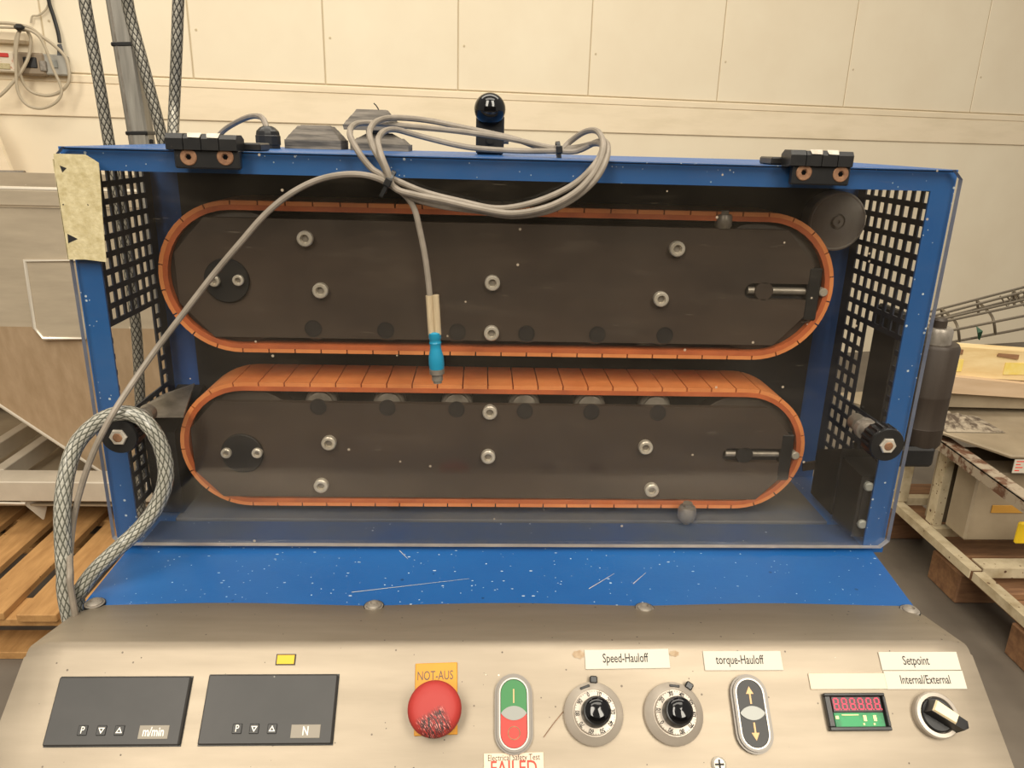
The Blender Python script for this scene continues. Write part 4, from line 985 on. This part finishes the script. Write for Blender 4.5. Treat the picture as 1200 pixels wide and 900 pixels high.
# wooden pallet: deck boards along Y, three bearers across
py0 = atz(40, 723, .135).y; pd = 1.15
pl = thing('wooden_pallet', (atz(20, 720, .0).x, py0+.5, 0), 'orange-brown slatted wooden pallet under the hopper frame', 'pallet')
def edge(px, py): p = atz(px, py, .144); return p.x
bw, gap = .098, .036
xN = edge(128, 722)
k = 0; x = xN
while x > xN-1.05:
    MB().box((x-bw, py0+random.uniform(-.006, .006), .122), (x, py0+pd, .144), .002).build('deck_board', M['wood'], pl); x -= bw+gap; k += 1
for yy in (py0+.01, py0+pd/2-.045, py0+pd-.10):
    MB().box((xN-1.05, yy, .10), (xN, yy+.095, .1215), .002).build('cross_board', M['wood'], pl)
    for xx in (xN-1.05, xN-.58, xN-.10):
        MB().box((xx, yy, .022), (xx+.098, yy+.095, .0995), .003).build('block', M['wood'], pl)
    MB().box((xN-1.05, yy, 0), (xN, yy+.095, .0215), .002).build('bottom_board', M['wood'], pl)
# boards and a rod behind the hopper
bp = thing('plank_stack', tuple(at(30, 240, 2.6)*1.0), 'pinkish plank edge showing above the hopper rim', 'plank')
za, zb2, zc = at(30, 224, 2.6).z, at(30, 213, 2.6).z, at(30, 205, 2.6).z
MB().box((at(-200, 215, 2.6).x, 2.6, .02), (at(120, 215, 2.6).x, 2.64, zb2), .003).build('plank', M['plank'], bp)
MB().box((at(-200, 215, 2.6).x, 2.61, zb2+.001), (at(110, 215, 2.6).x, 2.65, zc), .003).build('plank', M['plank'], bp)
tag(MB().cyl(at(-60, 202, 2.63)+V((0, 0, .0)), at(29, 203, 2.63), .011, n=14).build('metal_rod', M['steelw']), 'pale metal rod lying on the plank above the hopper', 'rod')
lp = [at(-30, 120, 2.9), at(-4, 158, 2.9), at(15, 205, 2.9), at(-30, 205, 2.9)]
m = MB(); m.hull([p for p in lp] + [p+V((0, .02, 0)) for p in lp] ); tag(m.build('cream_board', M['wall2']), 'cream sloping sheet end at the far left above the hopper', 'sheet')

# ------------------------------------------------------------------ right background: frames on a pallet, sheet metal, boards, wire tray
FXo = 1.342; FZ = .205
pr = thing('wooden_pallet', (1.75, 1.4, 0), 'dark brown worn wooden pallet under the chipped white frames on the right', 'pallet')
for yy in (1.02, 1.22, 1.42, 1.62, 1.82):
    MB().box((1.43, yy-.055, .122), (2.5, yy+.055, .144), .003).build('deck_board', M['wooddark'], pr)
for xx in (1.445, 1.95, 2.40):
    MB().box((xx-.01, .94, .10), (xx+.09, 1.90, .1215), .002).build('bearer', M['wooddark'], pr)
    for yy in (.95, 1.33, 1.72):
        MB().box((xx-.02, yy, 0), (xx+.11, yy+.15, .0995), .004).build('block', M['wooddark'], pr)
fr_ = thing('angle_frame', (1.6, 1.4, .145), 'chipped white angle iron frame with an upright post lying on the dark pallet', 'frame')
def angle(name, lo, hi, mtl, par, t=.004, ax='y', top=True):
    (a, b, c), (d, e, f) = lo, hi; m = MB()
    m.box((a, b, f-t), (d, e, f))
    if ax == 'y': m.box((a, b, c), (a+t, e, f-t))
    else: m.box((a, b, c), (d, b+t, f-t))
    return m.build(name, mtl, par)
angle('side_rail', (FXo, 1.19, FZ-.026), (FXo+.034, 1.66, FZ), M['whitepaint'], fr_)
angle('side_rail', (FXo+.010, .70, FZ-.032), (FXo+.042, 1.188, FZ-.006), M['whitepaint'], fr_)
angle('cross_rail', (FXo+.036, 1.420, FZ-.026), (2.6, 1.45, FZ), M['whitepaint'], fr_, ax='x')
angle('cross_rail', (FXo+.044, 1.195, FZ-.030), (2.6, 1.25, FZ), M['whitepaint'], fr_, ax='x')
angle('cross_rail', (FXo+.036, 1.63, FZ-.026), (2.6, 1.66, FZ), M['whitepaint'], fr_, ax='x')
pb = at(1097, 620, 1.44)
RZ = atx(1120, 528, FXo).z
m = MB(); m.box((pb.x-.014, 1.440, FZ+.001), (pb.x+.013, 1.446, RZ-.03)); m.box((pb.x-.014, 1.446, FZ+.001), (pb.x-.009, 1.48, RZ-.03))
m.build('post', M['whitepaint'], fr_)
MB().box((FXo+.012, 1.60, FZ+.001), (FXo+.046, 1.635, RZ-.03), .002).build('post', M['whitepaint'], fr_)
ra = [atx(x, y, FXo) for x, y in ((1085, 503), (1120, 527), (1150, 549), (1200, 585))]
zr0, zr1 = ra[0].z, ra[-1].z
m = MB()
def slope(y): t = (y-ra[0].y)/(ra[-1].y-ra[0].y); return min(zr0, zr0+(zr1-zr0)*t)
y0, y1 = .60, 1.66
for ya, yb in ((y0, ra[0].y), (ra[0].y, y1)):
    m.hull([(x, y, slope(y)+dz) for x in (FXo-.004, FXo+.04) for y in (ya, yb) for dz in (0, -.004)])
    m.hull([(x, y, slope(y)+dz) for x in (FXo-.004, FXo+.0) for y in (ya, yb) for dz in (0, -.032)])
lab(m.build('top_rail', M['rustyrail'], fr_), 'rust-eaten upper rail')
zt_ = slope(1.3)
# sheets and box inside the frame
MB().box((FXo+.055, 1.462, FZ+.002), (2.4, 1.468, zt_-.04)).build('back_sheet', M['darksheet'], fr_)
s1 = thing('metal_box', (1.70, 1.35, FZ+.002), 'pale grey dirty metal box with an ochre strip inside the white frame', 'box')
a, b = at(1145, 566, 1.30), at(1145, 634, 1.30)
MB().box((a.x, 1.30, max(b.z, FZ+.003)), (2.2, 1.398, a.z+.03), .006).build('box_body', M['dirtysheet'], s1)
c, d = at(1163, 592, 1.298), at(1163, 601, 1.298)
MB().box((c.x, 1.296, d.z), (2.2, 1.2995, c.z), .001).build('ochre_strip', M['orangestrip'], s1)
s2 = thing('tan_sheet', (FXo+.03, 1.56, FZ+.001), 'tan sheet metal panel standing behind the white post', 'panel')
MB().box((FXo+.050, 1.50, FZ+.002), (FXo+.40, 1.506, RZ-.05)).build('panel_sheet', M['dirtysheet'], s2)
MB().box((FXo+.050, 1.492, FZ+.002), (FXo+.40, 1.4995, FZ+.03), .002).build('panel_foot', M['beam'], s2)
# folded tray on top
TZ = zr0+.022
ty = [atz(x, y, TZ) for x, y in ((1060, 492), (1185, 535), (1290, 534))]
tr = thing('metal_tray', (1.9, 1.3, zr0), 'dirty folded sheet metal tray on top of the white frame, sticker on its front corner', 'tray')
far = ty[0]+(ty[0]-ty[1])*.9; fr2 = V((ty[2].x+.8, far.y+.2, TZ))
poly = [ty[1], ty[2]+V((.8, 0, 0)), fr2, far]
lowp = [p+V((.05 if i in (0, 3) else 0, .01, -(TZ-slope(1.2))-.0)) for i, p in enumerate(poly)]
MB().hull(poly+[V((p.x, p.y, zr0+.003)) for p in lowp]).build('tray_body', M['dirtysheet'], tr)
for i, dz in ((0, 0), (3, 0)):
    p, q = poly[i], poly[(i+1) % 4]
MB().tube([far, ty[1], ty[2]+V((.8, 0, 0))], .006, 6).build('tray_lip', M['dirtysheet'], tr)
fp = frame(ty[1], (1, 0, 0), (0, 0, 1), (0, -1, 0))
k = MB(fp).box((.012, -.048, .0), (.09, -.008, .0025)); k.m = 1
for i in range(4): k.box((.017, -.042+.009*i, .0024), (.03+.008*(i % 2), -.039+.009*i, .003))
lab(k.build('sticker', [M['label'], M['redink']], tr), 'white sticker with red print')
# debris mound and boards on the tray
db = bmesh.new(); N = 26; g0 = at(1110, 490, 1.5); g1 = at(1215, 497, 1.75)
vs = []; fs = []
from mathutils import noise as MN
xa, xb_ = g0.x-.10, g0.x+.14
for j in range(N+1):
    for i in range(N+1):
        u, v = i/N, j/N; e = min(1, 3*u, 2.2*(1-u), 4*v, 5*(1-v))
        x = xa+(xb_-xa)*u; y = 1.43+.14*v
        vs.append((x, y, TZ+.002+e*(.008+.028*v*(1-u*.7)+.012*MN.noise(V((x*21, y*21, 0)))+.012*MN.noise(V((x*61, y*61, 3))))))
for j in range(N):
    for i in range(N): a = j*(N+1)+i; fs.append((a, a+1, a+N+2, a+N+1))
o = MB().add(vs, fs).build('debris', M['debris'], None, 50, 'stuff'); tag(o, 'grey lumpy debris heaped on the sheet metal tray', 'debris')
def board(name, px0, y_top, y_bot, slope_px, Y, dep, mtl, label, cat, Xr=2.9):
    a, b = at(px0, y_top, Y), at(px0, y_bot, Y); e = at(1200, y_top+slope_px, Y); k = (e.z-a.z)/(e.x-a.x)
    dz = lambda x: k*(x-a.x)
    m = MB().hull([(x, y, max(z+dz(x), TZ+.0015)) for x in (a.x, Xr) for y in (Y, Y+dep) for z in (a.z, b.z)])
    return m, a, b, k
m, a, b, kk = board('pale_board', 1088, 404, 438, 8, 1.60, .06, 'plywood', '', '')
pb_ = thing('wooden_board', (2.3, 1.62, b.z), 'pale wooden box side with yellow marks, topmost of the pile below the wire tray', 'board')
m.build('board', M['plywood'], pb_)
for (px, py, w, h) in ((1111, 421, 15, 14), (1178, 425, 22, 14)):
    p, q = at(px, py, 1.60), at(px+w, py+h, 1.60)
    MB().box((p.x, 1.5970, q.z), (q.x, 1.5998, p.z)).build('yellow_mark', M['paleyellow'], pb_)
for (px, py, w) in ((1113, 411, 14), (1168, 417, 24)):
    p, q = at(px, py, 1.60), at(px+w, py+4, 1.60)
    MB().hull([(p.x, 1.595, p.z), (p.x, 1.5999, p.z), (q.x, 1.595, q.z), (q.x, 1.5999, q.z), (q.x, 1.595, q.z+.016), (p.x, 1.595, p.z+.01)]).build('splintered_slot', M['wooddark'], pb_)
m, a, b, kk = board('x', 1086, 438.5, 459, 12, 1.57, .12, '', '', '')
tag(m.build('timber_beam', M['plank']), 'weathered pale timber beam under the pale wooden board on the right', 'beam')
m, a, b, kk = board('x', 1086, 460, 476, 24, 1.60, .10, '', '', '')
tag(m.build('steel_channel', M['dirtysheet']), 'grey steel channel under the weathered timber beam', 'channel')
# wire cable tray, a basket of rails and bent ribs
wt = thing('wire_tray', (2.2, 2.3, .55), 'galvanised wire basket cable tray leaning up to the right by the wall', 'cable tray')
def rail(pts, nm='rail', r=.0052): MB().tube([at(*p) for p in pts], r, 7).build(nm, M['wire'], wt)
for p in ([(1096, 404.5, 2.15), (1290, 368, 2.15)], [(1096, 391, 2.13), (1290, 352, 2.13)], [(1096, 379, 2.16), (1290, 337, 2.16)], [(1090, 377, 2.20), (1290, 330, 2.20)], [(1090, 365, 2.34), (1290, 313, 2.34)], [(1090, 376, 2.34), (1290, 325, 2.34)], [(1090, 371, 2.28), (1290, 318, 2.28)]): rail(p)
for x in (1123, 1165, 1207, 1250):
    s = (x-1123); k = -.193*s
    MB().tube(spline([at(x-20, 362+k*1.18, 2.34), at(x-9, 371+k, 2.24), at(x-3, 378+k, 2.17), at(x, 387+k, 2.135), at(x+1.5, 400+k, 2.15)], 4), .0052, 7).build('rib', M['wire'], wt)
    MB().tube([at(x-20, 362+k*1.18, 2.34), at(x-18, 377+k*1.1, 2.34)], .0052, 7).build('rib', M['wire'], wt)
for i in range(9):
    x = 1172+i*8
    MB().tube([at(x, 347-.25*(x-1172)+3*math.sin(i*2.1), 2.30), at(x+9, 357-.25*(x-1172)+4*math.sin(i*1.3+1), 2.26), at(x+14, 346-.25*(x-1172), 2.29)], .0035, 6).build('mesh_wire', M['wire'], wt)
cp_ = at(1148, 388, 2.12)
MB().hull([at(1144, 382, 2.12), at(1146, 397, 2.12), at(1152, 388, 2.10), at(1148, 399, 2.125), at(1146, 390, 2.10), at(1144, 382, 2.135), at(1148, 399, 2.135)]).build('clip', M['greenclip'], wt)
# yellow crate corner at the right picture edge
a, b = at(1196, 613, 1.10), at(1196, 638, 1.10)
yc = thing('yellow_crate', (a.x+.12, 1.2, b.z), 'yellow plastic piece at the right picture edge, in front of the white rail', 'crate')
MB().box((a.x, 1.10, b.z), (a.x+.25, 1.112, a.z), .004).build('crate_body', M['yellowplastic'], yc)
